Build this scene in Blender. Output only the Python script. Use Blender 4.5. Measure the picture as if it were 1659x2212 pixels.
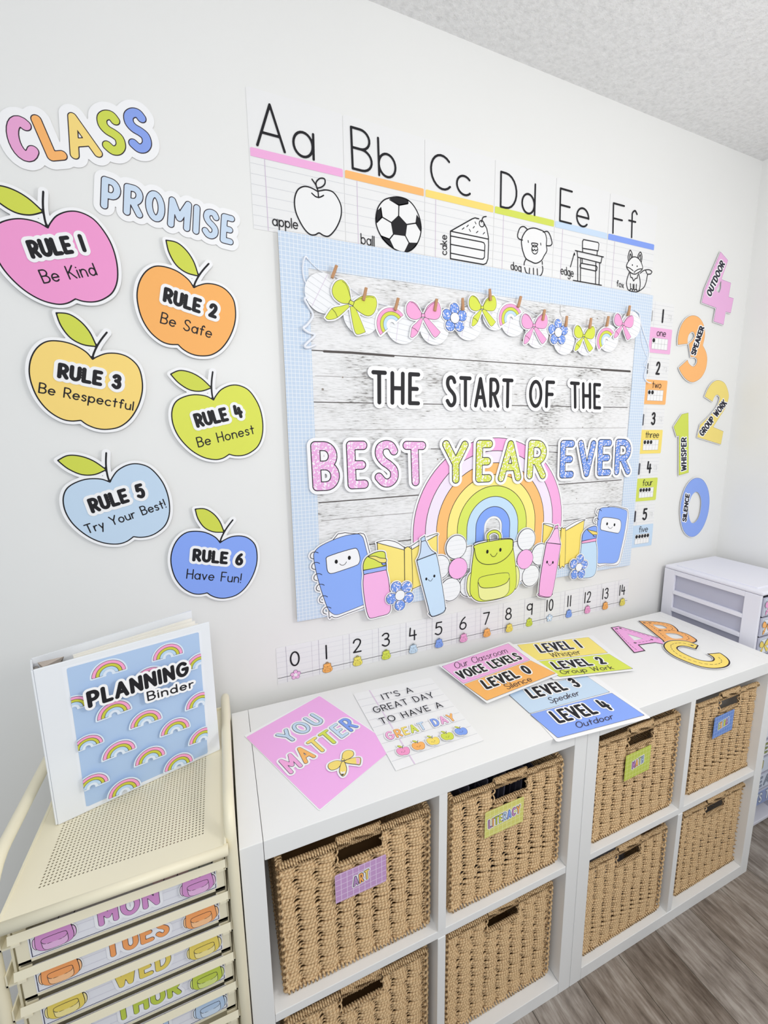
import bpy, bmesh, math, random
import numpy as np
from mathutils import Vector, Matrix, Euler
for _o in list(bpy.data.objects): bpy.data.objects.remove(_o)
SC = bpy.context.scene
COL = SC.collection
random.seed(4); RNG = np.random.default_rng(7)
# ------------------------------------------------------------------ camera
IW, IH = 1659, 2212
CAM = np.array([0.01399, -0.67583, 1.44226])
EUL = (1.400461, 0.00320380, -0.41211465)
FPX = 941.088; PPX, PPY = 54.777, -7.248
cd = bpy.data.cameras.new('camera'); cam = bpy.data.objects.new('camera', cd); COL.objects.link(cam)
cam.location = CAM; cam.rotation_euler = Euler(EUL, 'XYZ')
cd.sensor_fit = 'VERTICAL'; cd.sensor_height = 24.0; cd.lens = FPX/IH*24.0
cd.shift_x = -PPX/IH; cd.shift_y = PPY/IH; cd.clip_start = 0.01
SC.camera = cam
# ------------------------------------------------------------------ world, lights, exposure
wd = bpy.data.worlds.new('world'); SC.world = wd; wd.use_nodes = True
bg = wd.node_tree.nodes['Background']; bg.inputs[0].default_value = (0.86, 0.93, 1.0, 1); bg.inputs[1].default_value = 0.58
def area(name, loc, rot, sx, sy, power, color):
    l = bpy.data.lights.new(name, 'AREA'); l.shape = 'RECTANGLE'; l.size = sx; l.size_y = sy; l.energy = power; l.color = color
    o = bpy.data.objects.new(name, l); COL.objects.link(o); o.location = loc; o.rotation_euler = rot
    return o
def point_light(name, loc, energy, size, color):
    l = bpy.data.lights.new(name, 'POINT'); l.shadow_soft_size = size; l.energy = energy; l.color = color
    o = bpy.data.objects.new(name, l); COL.objects.link(o); o.location = loc
point_light('added_point_light', (1.1, -0.85, 1.70), 21, 0.18, (1.0, 0.975, 0.945))  # unseen point light, added behind the camera to brighten the right side
point_light('added_point_light', (0.0, -1.15, 1.80), 23, 0.18, (1.0, 0.985, 0.97))  # second unseen source, added to balance brightness across wall and shelf tops
SC.view_settings.view_transform = 'Standard'; SC.view_settings.look = 'None'
SC.view_settings.gamma = 1.0; SC.view_settings.use_curve_mapping = False
SC.view_settings.exposure = 0.0
# ------------------------------------------------------------------ materials
def lin(c):
    return tuple((v/255/12.92 if v/255 <= 0.04045 else ((v/255+0.055)/1.055)**2.4) for v in c)
MATS = {}
def mat(c, rough=0.55, name=None, metal=0.0, spec=0.3):
    k = (tuple(c), rough, metal, spec)
    if k in MATS: return MATS[k]
    m = bpy.data.materials.new(name or 'paint_%d_%d_%d' % tuple(c)); m.use_nodes = True
    b = m.node_tree.nodes['Principled BSDF']
    b.inputs['Base Color'].default_value = lin(c)+(1,); b.inputs['Roughness'].default_value = rough
    b.inputs['Metallic'].default_value = metal; b.inputs['Specular IOR Level'].default_value = spec
    MATS[k] = m; return m
class NT:
    def __init__(s, name, rough=0.55, spec=0.3):
        s.m = bpy.data.materials.new(name); s.m.use_nodes = True; s.t = s.m.node_tree
        s.b = s.t.nodes['Principled BSDF']; s.b.inputs['Roughness'].default_value = rough
        s.b.inputs['Specular IOR Level'].default_value = spec
    def n(s, typ, **kw):
        nd = s.t.nodes.new(typ)
        for k, v in kw.items():
            if k.startswith('_'): setattr(nd, k[1:], v)
            else: nd.inputs[k.replace('__', ' ')].default_value = v
        return nd
    def l(s, a, b): s.t.links.new(a, b)
    def coords(s, scale=(1, 1, 1), kind='Object', loc=(0, 0, 0), rot=(0, 0, 0)):
        tc = s.n('ShaderNodeTexCoord'); mp = s.n('ShaderNodeMapping')
        mp.inputs['Scale'].default_value = scale; mp.inputs['Location'].default_value = loc; mp.inputs['Rotation'].default_value = rot
        s.l(tc.outputs[kind], mp.inputs[0]); return mp.outputs[0]
    def noise(s, co, scale, detail=3, rough=0.5):
        nd = s.n('ShaderNodeTexNoise', Scale=scale, Detail=detail, Roughness=rough); s.l(co, nd.inputs['Vector']); return nd.outputs[0]
    def ramp(s, fac, stops):
        r = s.n('ShaderNodeValToRGB'); e = r.color_ramp.elements
        while len(e) < len(stops): e.new(0.5)
        for i, (p, c) in enumerate(stops):
            e[i].position = p; e[i].color = (lin(c)+(1,)) if len(c) == 3 else c
        s.l(fac, r.inputs[0]); return r.outputs[0]
    def mix(s, fac, a, b, typ='MIX'):
        m = s.n('ShaderNodeMix', _data_type='RGBA', _blend_type=typ)
        for v, i in ((fac, 0), (a, 6), (b, 7)):
            if hasattr(v, 'is_linked') or hasattr(v, 'links'): s.l(v, m.inputs[i])
            elif isinstance(v, (int, float)): m.inputs[i].default_value = v
            else: m.inputs[i].default_value = lin(v)+(1,)
        return m.outputs[2]
    def math(s, op, a, b=0.0):
        m = s.n('ShaderNodeMath', _operation=op)
        for v, i in ((a, 0), (b, 1)):
            if hasattr(v, 'links'): s.l(v, m.inputs[i])
            else: m.inputs[i].default_value = v
        return m.outputs[0]
    def bump(s, h, strength, dist=0.001):
        b = s.n('ShaderNodeBump', Strength=strength, Distance=dist); s.l(h, b.inputs['Height']); s.l(b.outputs[0], s.b.inputs['Normal'])
    def col(s, o): s.l(o, s.b.inputs['Base Color'])
WHITE = (250, 250, 251); BLACK = (28, 27, 32)
PINK = (247, 160, 213); ORANGE = (255, 184, 104); YELLOW = (255, 222, 128); GREEN = (226, 232, 92); LBLUE = (200, 222, 243); BLUE = (140, 172, 250)
def speckle(name, c):
    t = NT(name); co = t.coords((1, 1, 1)); n = t.noise(co, 190, 2.2, .55)
    n2 = t.noise(co, 560, 1, .5)
    v = t.math('ADD', n, t.math('MULTIPLY', t.math('SUBTRACT', n2, .5), .25))
    t.col(t.ramp(v, [(0.0, c), (0.555, c), (0.575, (252, 244, 252)), (1, (252, 248, 252))])); return t.m
SP_PINK = speckle('composition_pink', (240, 178, 228)); SP_GREEN = speckle('composition_green', (218, 228, 92)); SP_BLUE = speckle('composition_blue', (112, 152, 232))
def grid_mat(name, base, line, pitch, lw, axes=(0, 2), second=None):
    t = NT(name); tc = t.n('ShaderNodeTexCoord'); sp = t.n('ShaderNodeSeparateXYZ'); t.l(tc.outputs['Object'], sp.inputs[0])
    msk = None
    for a in axes:
        f = t.math('FRACT', t.math('DIVIDE', t.math('ADD', sp.outputs[a], 10.0), pitch)); k = t.math('LESS_THAN', f, lw/pitch)
        if second:
            f2 = t.math('FRACT', t.math('DIVIDE', t.math('ADD', sp.outputs[a], 10.0+pitch*.18), pitch)); k = t.math('MAXIMUM', k, t.math('LESS_THAN', f2, second/pitch))
        msk = k if msk is None else t.math('MAXIMUM', msk, k)
    t.col(t.mix(msk, base, line)); return t.m
# ------------------------------------------------------------------ object helpers
def tag(o, label=None, cat=None, group=None, kind=None):
    if label: o['label'] = label
    if cat: o['category'] = cat
    if group: o['group'] = group
    if kind: o['kind'] = kind
    return o
def empty(name, loc, label=None, cat=None, group=None, rz=0):
    o = bpy.data.objects.new(name, None); COL.objects.link(o); o.location = loc; o.rotation_euler = (0, 0, rz); o.empty_display_size = .02
    return tag(o, label, cat, group)
def mesh_obj(name, verts, faces, mats, parent=None, mi=None, smooth=False, loc=None, uvs=None):
    me = bpy.data.meshes.new(name)
    verts = np.asarray(verts, np.float32).reshape(-1, 3)
    if isinstance(faces, tuple):
        vi, ls = faces
    else:
        ls = np.array([len(f) for f in faces]); vi = np.array([i for f in faces for i in f])
    me.vertices.add(len(verts)); me.vertices.foreach_set('co', verts.ravel())
    me.loops.add(len(vi)); me.loops.foreach_set('vertex_index', vi.astype(np.int32))
    me.polygons.add(len(ls)); st = np.concatenate([[0], np.cumsum(ls)[:-1]]).astype(np.int32)
    me.polygons.foreach_set('loop_start', st)
    for m in (mats if isinstance(mats, list) else [mats]): me.materials.append(m)
    if mi is not None: me.polygons.foreach_set('material_index', np.asarray(mi, np.int32))
    me.polygons.foreach_set('use_smooth', np.full(len(ls), bool(smooth)))
    if uvs is not None:
        u = me.uv_layers.new(name='uv'); u.data.foreach_set('uv', np.asarray(uvs, np.float32)[vi].ravel())
    me.update(calc_edges=True); me.validate()
    o = bpy.data.objects.new(name, me); COL.objects.link(o)
    if parent: o.parent = parent
    if loc is not None: o.location = loc
    return o
class MB:
    """collects boxes, tubes and prisms into one mesh"""
    def __init__(s): s.v = []; s.f = []; s.mi = []; s.sm = False
    def add(s, vs, fs, m=0):
        b = len(s.v); s.v += [tuple(x) for x in vs]; s.f += [tuple(b+i for i in f) for f in fs]; s.mi += [m]*len(fs)
    def box(s, x0, x1, y0, y1, z0, z1, m=0, c=0.0):
        if c <= 0:
            vs = [(x, y, z) for x in (x0, x1) for y in (y0, y1) for z in (z0, z1)]
            s.add(vs, [(0, 1, 3, 2), (4, 6, 7, 5), (0, 4, 5, 1), (2, 3, 7, 6), (0, 2, 6, 4), (1, 5, 7, 3)], m); return
        bm = bmesh.new(); bmesh.ops.create_cube(bm, size=1)
        for v in bm.verts: v.co = ((x0+x1)/2+v.co.x*(x1-x0), (y0+y1)/2+v.co.y*(y1-y0), (z0+z1)/2+v.co.z*(z1-z0))
        bmesh.ops.bevel(bm, geom=bm.edges[:], offset=c, segments=2, affect='EDGES', profile=.6)
        bm.verts.index_update(); s.add([v.co[:] for v in bm.verts], [[v.index for v in f.verts] for f in bm.faces], m); bm.free()
    def tube(s, pts, r, n=10, m=0, caps=True, flat=None):
        P = [Vector(p) for p in pts]; N = len(P); rs = r if hasattr(r, '__len__') else [r]*N
        t0 = (P[1]-P[0]).normalized(); up = Vector((0, 0, 1)) if abs(t0.z) < .9 else Vector((0, 1, 0))
        a = t0.cross(up).normalized(); vs = []
        for i in range(N):
            t = ((P[min(i+1, N-1)]-P[max(i-1, 0)])).normalized(); a = (a-t*a.dot(t)).normalized(); b = t.cross(a)
            for k in range(n):
                th = 2*math.pi*k/n; vs.append(P[i]+(a*math.cos(th)+b*math.sin(th))*rs[i])
        fs = [(i*n+k, i*n+(k+1) % n, (i+1)*n+(k+1) % n, (i+1)*n+k) for i in range(N-1) for k in range(n)]
        if caps: fs += [tuple(range(n-1, -1, -1)), tuple((N-1)*n+k for k in range(n))]
        s.add(vs, fs, m)
    def build(s, name, mats, parent=None, loc=None, smooth=False, org=(0, 0, 0)):
        v = np.array(s.v)-np.array(org)
        o = mesh_obj(name, v, s.f, mats, parent, s.mi, smooth, loc)
        if smooth:
            try:
                md = o.modifiers.new('smooth', 'NODES'); o.modifiers.remove(md)
            except Exception: pass
        return o
def arc(cx, cy, r, a0, a1, n=8):
    return [(cx+r*math.cos(math.radians(a0+(a1-a0)*i/n)), cy+r*math.sin(math.radians(a0+(a1-a0)*i/n))) for i in range(n+1)]
# ------------------------------------------------------------------ planes of the room and points on them
ROT = np.array(Euler(EUL, 'XYZ').to_matrix())
class Plane:
    def __init__(s, O, U, V):
        s.O = np.array(O, float); s.U = np.array(U, float); s.V = np.array(V, float)
        s.U /= np.linalg.norm(s.U); s.V /= np.linalg.norm(s.V); s.N = np.cross(s.U, s.V)
    def uv(s, px, h=0.0):
        """photo pixels -> metres on this plane, lifted by h along its normal"""
        px = np.asarray(px, float).reshape(-1, 2)
        d = np.stack([(px[:, 0]-IW/2-PPX)/FPX, -(px[:, 1]-IH/2-PPY)/FPX, -np.ones(len(px))], 1) @ ROT.T
        O = s.O+s.N*h; t = ((O-CAM) @ s.N)/(d @ s.N); P = CAM+d*t[:, None]-s.O
        return np.stack([P @ s.U, P @ s.V], 1)
    def xyz(s, uv, h):
        uv = np.asarray(uv).reshape(-1, 2); return s.O+uv[:, :1]*s.U+uv[:, 1:2]*s.V+np.reshape(h, (-1, 1))*s.N
YW = 0.43; ZT = 0.765
WALL = Plane((0, YW, 0), (1, 0, 0), (0, 0, 1))
TOP = Plane((0, 0, ZT), (1, 0, 0), (0, 1, 0))
CROPS = dict(a=(0, 200, 2.9625), b=(0, 700, 2.6758), c=(520, 180, 3.45625), d=(980, 280, 3.6065), e=(590, 540, 3.318), f=(1000, 600, 3.6867),
    g=(640, 920, 3.318), h=(980, 920, 3.7705), i=(1340, 500, 5.2006), j=(1340, 860, 5.2006), k=(580, 1240, 3.95), l=(960, 1220, 3.7705),
    m=(500, 1440, 2.9625), n=(920, 1360, 3.318), o=(1280, 1180, 4.3773), p=(40, 1300, 3.45625), r=(0, 1700, 2.9625), t=(500, 1680, 3.318),
    u=(920, 1560, 3.3925), v=(1220, 1440, 3.779), x=(960, 1620, 6.3808), y=(640, 1130, 6.3808), z=(880, 1110, 5.53), P=(0, 0, 1))
def px(c, s):
    a = np.array(s.split() if isinstance(s, str) else s, float).reshape(-1, 2); ox, oy, k = CROPS[c]
    return np.stack([ox+a[:, 0]/k, oy+a[:, 1]/k], 1)
def smooth(P, closed=True, n=5):
    P = np.asarray(P, float); N = len(P); out = []
    for i in range(N if closed else N-1):
        if closed: p0, p1, p2, p3 = P[(i-1) % N], P[i], P[(i+1) % N], P[(i+2) % N]
        else: p0, p1, p2, p3 = P[max(i-1, 0)], P[i], P[i+1], P[min(i+2, N-1)]
        if np.allclose(p1, p2): continue
        if np.allclose(p0, p1): p0 = p1
        for k in range(n):
            t = k/n; out.append(.5*((2*p1)+(-p0+p2)*t+(2*p0-5*p1+4*p2-p3)*t*t+(-p0+3*p1-3*p2+p3)*t**3))
    if not closed: out.append(P[-1])
    return np.array(out)
# ------------------------------------------------------------------ flat shapes: union / cut / clip, then cut out as mesh
def S(pts, r): return ('S', np.asarray(pts, float), r)
def PG(pts): return ('P', np.asarray(pts, float))
def SUB(p): return ('X', p)
def CLIP(p): return ('C', p)
def ring_pts(c, r, n=40, ry=None, rot=0):
    t = np.linspace(0, 2*np.pi, n, endpoint=False); ry = r if ry is None else ry
    x, y = r*np.cos(t), ry*np.sin(t); c_, s_ = math.cos(rot), math.sin(rot)
    return np.stack([c[0]+x*c_-y*s_, c[1]+x*s_+y*c_], 1)
def DISC(c, r, n=40, ry=None, rot=0): return PG(ring_pts(c, r, n, ry, rot))
def sd_poly(V, X, Y):
    d = np.full(X.shape, 1e9); sg = np.ones(X.shape)
    N = len(V); j = N-1
    for i in range(N):
        ex, ey = V[j]-V[i]; wx, wy = X-V[i, 0], Y-V[i, 1]; L = ex*ex+ey*ey
        if L < 1e-14: j = i; continue
        t = np.clip((wx*ex+wy*ey)/L, 0, 1); bx, by = wx-ex*t, wy-ey*t; d = np.minimum(d, bx*bx+by*by)
        c1 = Y >= V[i, 1]; c2 = Y < V[j, 1]; c3 = ex*wy > ey*wx
        flip = (c1 & c2 & c3) | (~c1 & ~c2 & ~c3); sg[flip] *= -1; j = i
    return sg*np.sqrt(d)
def contour(prims, off, cell):
    """signed-distance union of prims grown by off; returns verts2d, loops, sizes, side segments"""
    adds = [p for p in prims if p[0] in 'SP']
    lo = np.min([p[1].min(0)-(p[2] if p[0] == 'S' else 0) for p in adds], 0)-off-2*cell if off > 0 else np.min([p[1].min(0)-(p[2] if p[0] == 'S' else 0) for p in adds], 0)-2*cell
    hi = np.max([p[1].max(0)+(p[2] if p[0] == 'S' else 0) for p in adds], 0)+max(off, 0)+2*cell
    nx, ny = np.ceil((hi-lo)/cell).astype(int)+1
    xs = lo[0]+np.arange(nx)*cell+cell*.0137; ys = lo[1]+np.arange(ny)*cell+cell*.0171
    F = np.full((nx, ny), 9.0)
    for p in adds:
        if p[0] == 'S':
            V, r = p[1], p[2]; pad = r+max(off, 0)+2.5*cell
            for a, b in zip(V[:-1], V[1:]) if len(V) > 1 else [(V[0], V[0]+1e-6)]:
                i0, j0 = np.maximum(np.floor((np.minimum(a, b)-pad-lo)/cell).astype(int), 0)
                i1, j1 = np.ceil((np.maximum(a, b)+pad-lo)/cell).astype(int)+1
                X = xs[i0:i1, None]; Y = ys[None, j0:j1]
                if X.size == 0 or Y.size == 0: continue
                e = b-a; wx, wy = X-a[0], Y-a[1]; t = np.clip((wx*e[0]+wy*e[1])/max(e @ e, 1e-14), 0, 1)
                dd = np.sqrt((wx-e[0]*t)**2+(wy-e[1]*t)**2)-r
                F[i0:i1, j0:j1] = np.minimum(F[i0:i1, j0:j1], dd)
        else:
            X, Y = np.meshgrid(xs, ys, indexing='ij'); F = np.minimum(F, sd_poly(p[1], X, Y))
    F = F-off
    for p in prims:
        if p[0] in 'XC':
            X, Y = np.meshgrid(xs, ys, indexing='ij'); q = p[1]
            if q[0] == 'P': g = sd_poly(q[1], X, Y)
            else:
                g = np.full(X.shape, 9.0)
                for a, b in zip(q[1][:-1], q[1][1:]):
                    e = b-a; t = np.clip(((X-a[0])*e[0]+(Y-a[1])*e[1])/max(e @ e, 1e-14), 0, 1)
                    g = np.minimum(g, np.hypot(X-a[0]-e[0]*t, Y-a[1]-e[1]*t)-q[2])
            F = np.maximum(F, -g if p[0] == 'X' else g)
    I = F < 0
    c = I[:-1, :-1]*1+I[1:, :-1]*2+I[1:, 1:]*4+I[:-1, 1:]*8
    off4 = [(0, 0), (1, 0), (1, 1), (0, 1)]
    V = []; L = []; Z = []; SEG = []; base = 0
    full = c == 15
    for jy in range(c.shape[1]):
        row = full[:, jy]
        if not row.any(): continue
        d = np.diff(np.concatenate([[0], row.astype(int), [0]])); st = np.where(d == 1)[0]; en = np.where(d == -1)[0]
        for a, b in zip(st, en):
            V.append(np.array([(xs[a], ys[jy]), (xs[b], ys[jy]), (xs[b], ys[jy+1]), (xs[a], ys[jy+1])])); L.append(base+np.arange(4)); Z.append(np.array([4])); base += 4
    for case in range(1, 15):
        ii, jj = np.where(c == case)
        if not len(ii): continue
        pts = []; kinds = []
        for k in range(4):
            k2 = (k+1) % 4; a = (case >> k) & 1; b = (case >> k2) & 1
            A = (ii+off4[k][0], jj+off4[k][1]); B = (ii+off4[k2][0], jj+off4[k2][1])
            pa = np.stack([xs[A[0]], ys[A[1]]], 1); pb = np.stack([xs[B[0]], ys[B[1]]], 1)
            if a: pts.append(pa); kinds.append(0)
            if a != b:
                fa, fb = F[A], F[B]; t = (fa/(fa-fb))[:, None]; pts.append(pa+(pb-pa)*t); kinds.append(1 if a else 2)
        n = len(pts); arr = np.stack(pts, 1)
        V.append(arr.reshape(-1, 2)); L.append(base+np.arange(len(ii)*n)); Z.append(np.full(len(ii), n)); base += len(ii)*n
        for q in range(n):
            if kinds[q] == 1 and kinds[(q+1) % n] == 2: SEG.append(np.stack([pts[q], pts[(q+1) % n]], 1))
    if not V: return None
    return np.concatenate(V), np.concatenate(L), np.concatenate(Z), (np.concatenate(SEG) if SEG else np.zeros((0, 2, 2)))
class Art:
    """one cut-out or print lying on a plane: a thing with parts, each part a stack of coloured layers"""
    def __init__(s, plane, name, label, cat, group=None, h=0.001, warp=None, tilt=None):
        s.pl, s.name, s.label, s.cat, s.group, s.h = plane, name, label, cat, group, h
        s.parts = []; s.warp = warp
    def part(s, name, label=None, lift=0.0):
        s.h += lift; s.parts.append([name, label, [], [], [], [], 0, []]); return s
    def add(s, prims, color, off=0.0, cell=0.0015, thick=0.0, dh=0.00022):
        if isinstance(prims, tuple): prims = [prims]
        if all(q[0] == 'S' and q[2]+off < .85*cell for q in prims) and thick == 0:
            vv = []
            for q in prims:
                for a, b in zip(q[1][:-1], q[1][1:]):
                    e = b-a; n_ = np.linalg.norm(e)
                    if n_ < 1e-9: continue
                    e = e/n_; r_ = q[2]+off; nn_ = np.array([-e[1], e[0]])*r_; ee = e*r_*.5; vv += [a-nn_-ee, b-nn_+ee, b+nn_+ee, a+nn_-ee]
            if not vv: return s
            V = np.array(vv); R = (V, np.arange(len(V)), np.full(len(V)//4, 4), np.zeros((0, 2, 2)))
        else: R = contour(prims, off, cell)
        if R is None: return s
        V, L, Z, SEG = R; p = s.parts[-1]; m = color if not isinstance(color, tuple) else mat(color)
        if m not in p[7]: p[7].append(m)
        k = p[7].index(m); hh = np.full(len(V), s.h)
        p[2].append(np.concatenate([V, hh[:, None]], 1)); p[3].append(L+p[6]); p[4].append(Z); p[5].append(np.full(len(Z), k)); p[6] += len(V)
        if thick > 0 and len(SEG):
            n = len(SEG); A, B = SEG[:, 0], SEG[:, 1]
            q = np.stack([np.c_[A, np.full(n, s.h)], np.c_[A, np.full(n, s.h-thick)], np.c_[B, np.full(n, s.h-thick)], np.c_[B, np.full(n, s.h)]], 1).reshape(-1, 3)
            p[2].append(q); p[3].append(np.arange(4*n)+p[6]); p[4].append(np.full(n, 4)); p[5].append(np.full(n, k)); p[6] += 4*n
        s.h += dh; return s
    def done(s):
        allv = np.concatenate(s.parts[0][2]); c = (allv[:, :2].min(0)+allv[:, :2].max(0))/2
        org = s.pl.xyz(c, allv[:, 2].min())[0]
        s.root = empty(s.name, org, s.label, s.cat, s.group)
        for nm, lb, V, L, Z, M, _, ms in s.parts:
            if not V: continue
            V = np.concatenate(V); h = V[:, 2]
            if s.warp: h = h+s.warp(V[:, 0], V[:, 1])
            o = mesh_obj(nm, s.pl.xyz(V[:, :2], h)-org, (np.concatenate(L), np.concatenate(Z)), list(ms), s.root, np.concatenate(M))
            if lb: o['label'] = lb
        return s.root
# ------------------------------------------------------------------ stroke alphabet
GL = {
'A': (70, 'l 0 0 35 100 70 0|l 12 32 58 32'), 'B': (56, 'l 0 0 0 100 26 100|e 26 76 27 24 90 -90|l 26 52 0 52|l 26 52 28 52|e 28 26 30 26 90 -90|l 28 0 0 0'),
'C': (64, 'e 38 50 38 50 48 312'), 'D': (64, 'l 20 100 0 100 0 0 20 0|e 20 50 44 50 90 -90'), 'E': (50, 'l 50 100 0 100 0 0 50 0|l 0 50 42 50'),
'F': (50, 'l 50 100 0 100 0 0|l 0 50 42 50'), 'G': (72, 'e 38 50 38 50 48 360|l 76 50 44 50'), 'H': (60, 'l 0 0 0 100|l 60 0 60 100|l 0 50 60 50'),
'I': (0, 'l 0 0 0 100'), 'K': (58, 'l 0 0 0 100|l 56 100 0 40|l 16 54 58 0'), 'L': (48, 'l 0 100 0 0 48 0'),
'M': (76, 'l 0 0 0 100 38 34 76 100 76 0'), 'N': (64, 'l 0 0 0 100 64 0 64 100'), 'O': (76, 'e 38 50 38 50 0 360'),
'P': (54, 'l 0 0 0 100 26 100|e 26 72 28 28 90 -90|l 26 44 0 44'), 'R': (56, 'l 0 0 0 100 26 100|e 26 73 28 27 90 -90|l 26 46 0 46|l 24 46 56 0'),
'S': (54, 's 52 84 42 97 24 100 7 92 4 74 16 58 36 46 51 32 51 12 36 0 17 1 1 15'), 'T': (64, 'l 0 100 64 100|l 32 100 32 0'),
'U': (60, 'l 0 100 0 30|e 30 30 30 30 180 360|l 60 30 60 100'), 'V': (66, 'l 0 100 33 0 66 100'), 'W': (94, 'l 0 100 22 0 47 82 72 0 94 100'),
'X': (60, 'l 0 100 60 0|l 60 100 0 0'), 'Y': (66, 'l 0 100 33 46 66 100|l 33 46 33 0'), 'J': (40, 's 40 100 40 20 24 0 4 8'),
'0': (56, 'e 28 50 28 50 0 360'), '1': (0, 'l 0 0 0 100'), '2': (52, 's 2 76 10 94 28 100 46 90 49 70 38 46 18 20 2 1|l 2 1 52 1'),
'3': (50, 's 3 86 18 99 38 96 46 78 38 60 20 54|s 20 54 42 48 50 28 42 6 22 -1 1 13'), '4': (62, 'l 8 100 2 38 62 38|l 46 76 46 0'),
'5': (50, 'l 48 100 10 100 5 58|s 5 58 24 64 42 58 50 34 42 8 22 -1 0 12'), '6': (52, 's 42 100 20 80 5 52 0 28|e 26 28 26 28 0 360'),
'7': (52, 'l 0 100 52 100 18 0'), '8': (52, 'e 26 76 21 24 0 360|e 26 26 26 26 0 360'), '9': (50, 'e 24 72 24 27 0 360|l 48 98 46 0'),
'a': (54, 'e 26 29 26 29 0 360|l 54 60 54 0'), 'b': (52, 'l 0 92 0 0|e 26 29 26 29 0 360'), 'c': (48, 'e 27 29 27 29 45 315'), 'd': (54, 'e 26 29 26 29 0 360|l 54 92 54 0'),
'e': (54, 'l 0 30 54 30|e 27 29 27 29 0 318'), 'f': (36, 's 38 84 28 94 16 84 15 66 15 0|l 0 56 32 56'), 'g': (54, 'e 26 29 26 29 0 360|s 54 60 54 -12 42 -32 20 -34 4 -24'),
'h': (48, 'l 0 92 0 0|s 0 34 10 54 28 58 44 48 48 30 48 0'), 'i': (0, 'l 0 58 0 0|l 0 80 0 82'), 'k': (44, 'l 0 92 0 0|l 40 58 0 22|l 12 33 44 0'),
'l': (0, 'l 0 92 0 0'), 'm': (82, 'l 0 58 0 0|s 0 36 8 54 24 58 38 50 41 34 41 0|s 41 36 50 54 66 58 79 50 82 34 82 0'), 'n': (48, 'l 0 58 0 0|s 0 34 10 54 28 58 44 48 48 30 48 0'),
'o': (54, 'e 27 29 27 29 0 360'), 'p': (54, 'l 0 58 0 -36|e 28 29 26 29 0 360'), 'r': (34, 'l 0 58 0 0|s 0 30 8 48 20 57 34 56'),
's': (38, 's 36 50 24 59 8 56 4 42 18 32 34 24 35 8 20 -1 2 7'), 't': (36, 'l 17 88 17 0|l 0 58 36 58'), 'u': (48, 's 0 58 0 22 8 4 24 0 40 5 48 22|l 48 58 48 0'),
'v': (46, 'l 0 58 23 0 46 58'), 'w': (70, 'l 0 58 17 0 35 50 53 0 70 58'), 'x': (44, 'l 0 58 44 0|l 44 58 0 0'), 'y': (46, 'l 0 58 24 2|l 46 58 10 -34'),
"'": (0, 'l 0 100 0 76'), '!': (0, 'l 0 100 0 28|l 0 2 0 0'), ' ': (34, '')}
def glyph(ch):
    w, d = GL[ch]; out = []
    for st in d.split('|'):
        if not st: continue
        q = st.split(); v = [float(x)/100 for x in q[1:]]
        if q[0] == 'l': out.append(np.array(v).reshape(-1, 2))
        elif q[0] == 's': out.append(smooth(np.array(v).reshape(-1, 2), False, 4))
        else:
            a = np.radians(np.linspace(v[4]*100, v[5]*100, max(6, int(abs(v[5]-v[4])*100/14)))); out.append(np.stack([v[0]+v[2]*np.cos(a), v[1]+v[3]*np.sin(a)], 1))
    return w/100, out
def text(s, A, B, Cc, r, gap=0.24):
    """A baseline start, B baseline end, Cc cap top above A (plane metres, outer extents) -> strokes per letter"""
    A, B, Cc = (np.array(q, float).reshape(2) for q in (A, B, Cc)); eu = (B-A)/np.linalg.norm(B-A); ev = (Cc-A)/np.linalg.norm(Cc-A)
    A = A+r*(eu+ev); LU = np.linalg.norm(B-A+r*ev)-r; W = sum(glyph(c)[0] for c in s)+gap*(len(s)-1); LV = np.linalg.norm(Cc-A)-r
    if W <= 0: W = 1
    U = eu*LU/W; Vv = ev*LV; x = 0; out = []
    for c in s:
        w, st = glyph(c)
        out.append([S(A+(p[:, :1]+x)*U+p[:, 1:2]*Vv, r) for p in st]); x += w+gap
    return out
def flat(l): return [q for g in l for q in g]
def ptext(pl, h, crop, s, co, r, gap=0.24):
    q = pl.uv(px(crop, co), h); return text(s, q[0], q[1], q[2], r, gap)
def pl_line(pl, h, crop, co, r, sm=True, closed=False):
    q = pl.uv(px(crop, co), h)
    if sm: q = smooth(q, closed, 4)
    if closed: q = np.concatenate([q, q[:1]])
    return S(q, r)
def pl_poly(pl, h, crop, co, sm=True):
    q = pl.uv(px(crop, co), h); return PG(smooth(q, True, 4) if sm else q)
def rect(x0, x1, y0, y1): return PG([(x0, y0), (x1, y0), (x1, y1), (x0, y1)])
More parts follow.
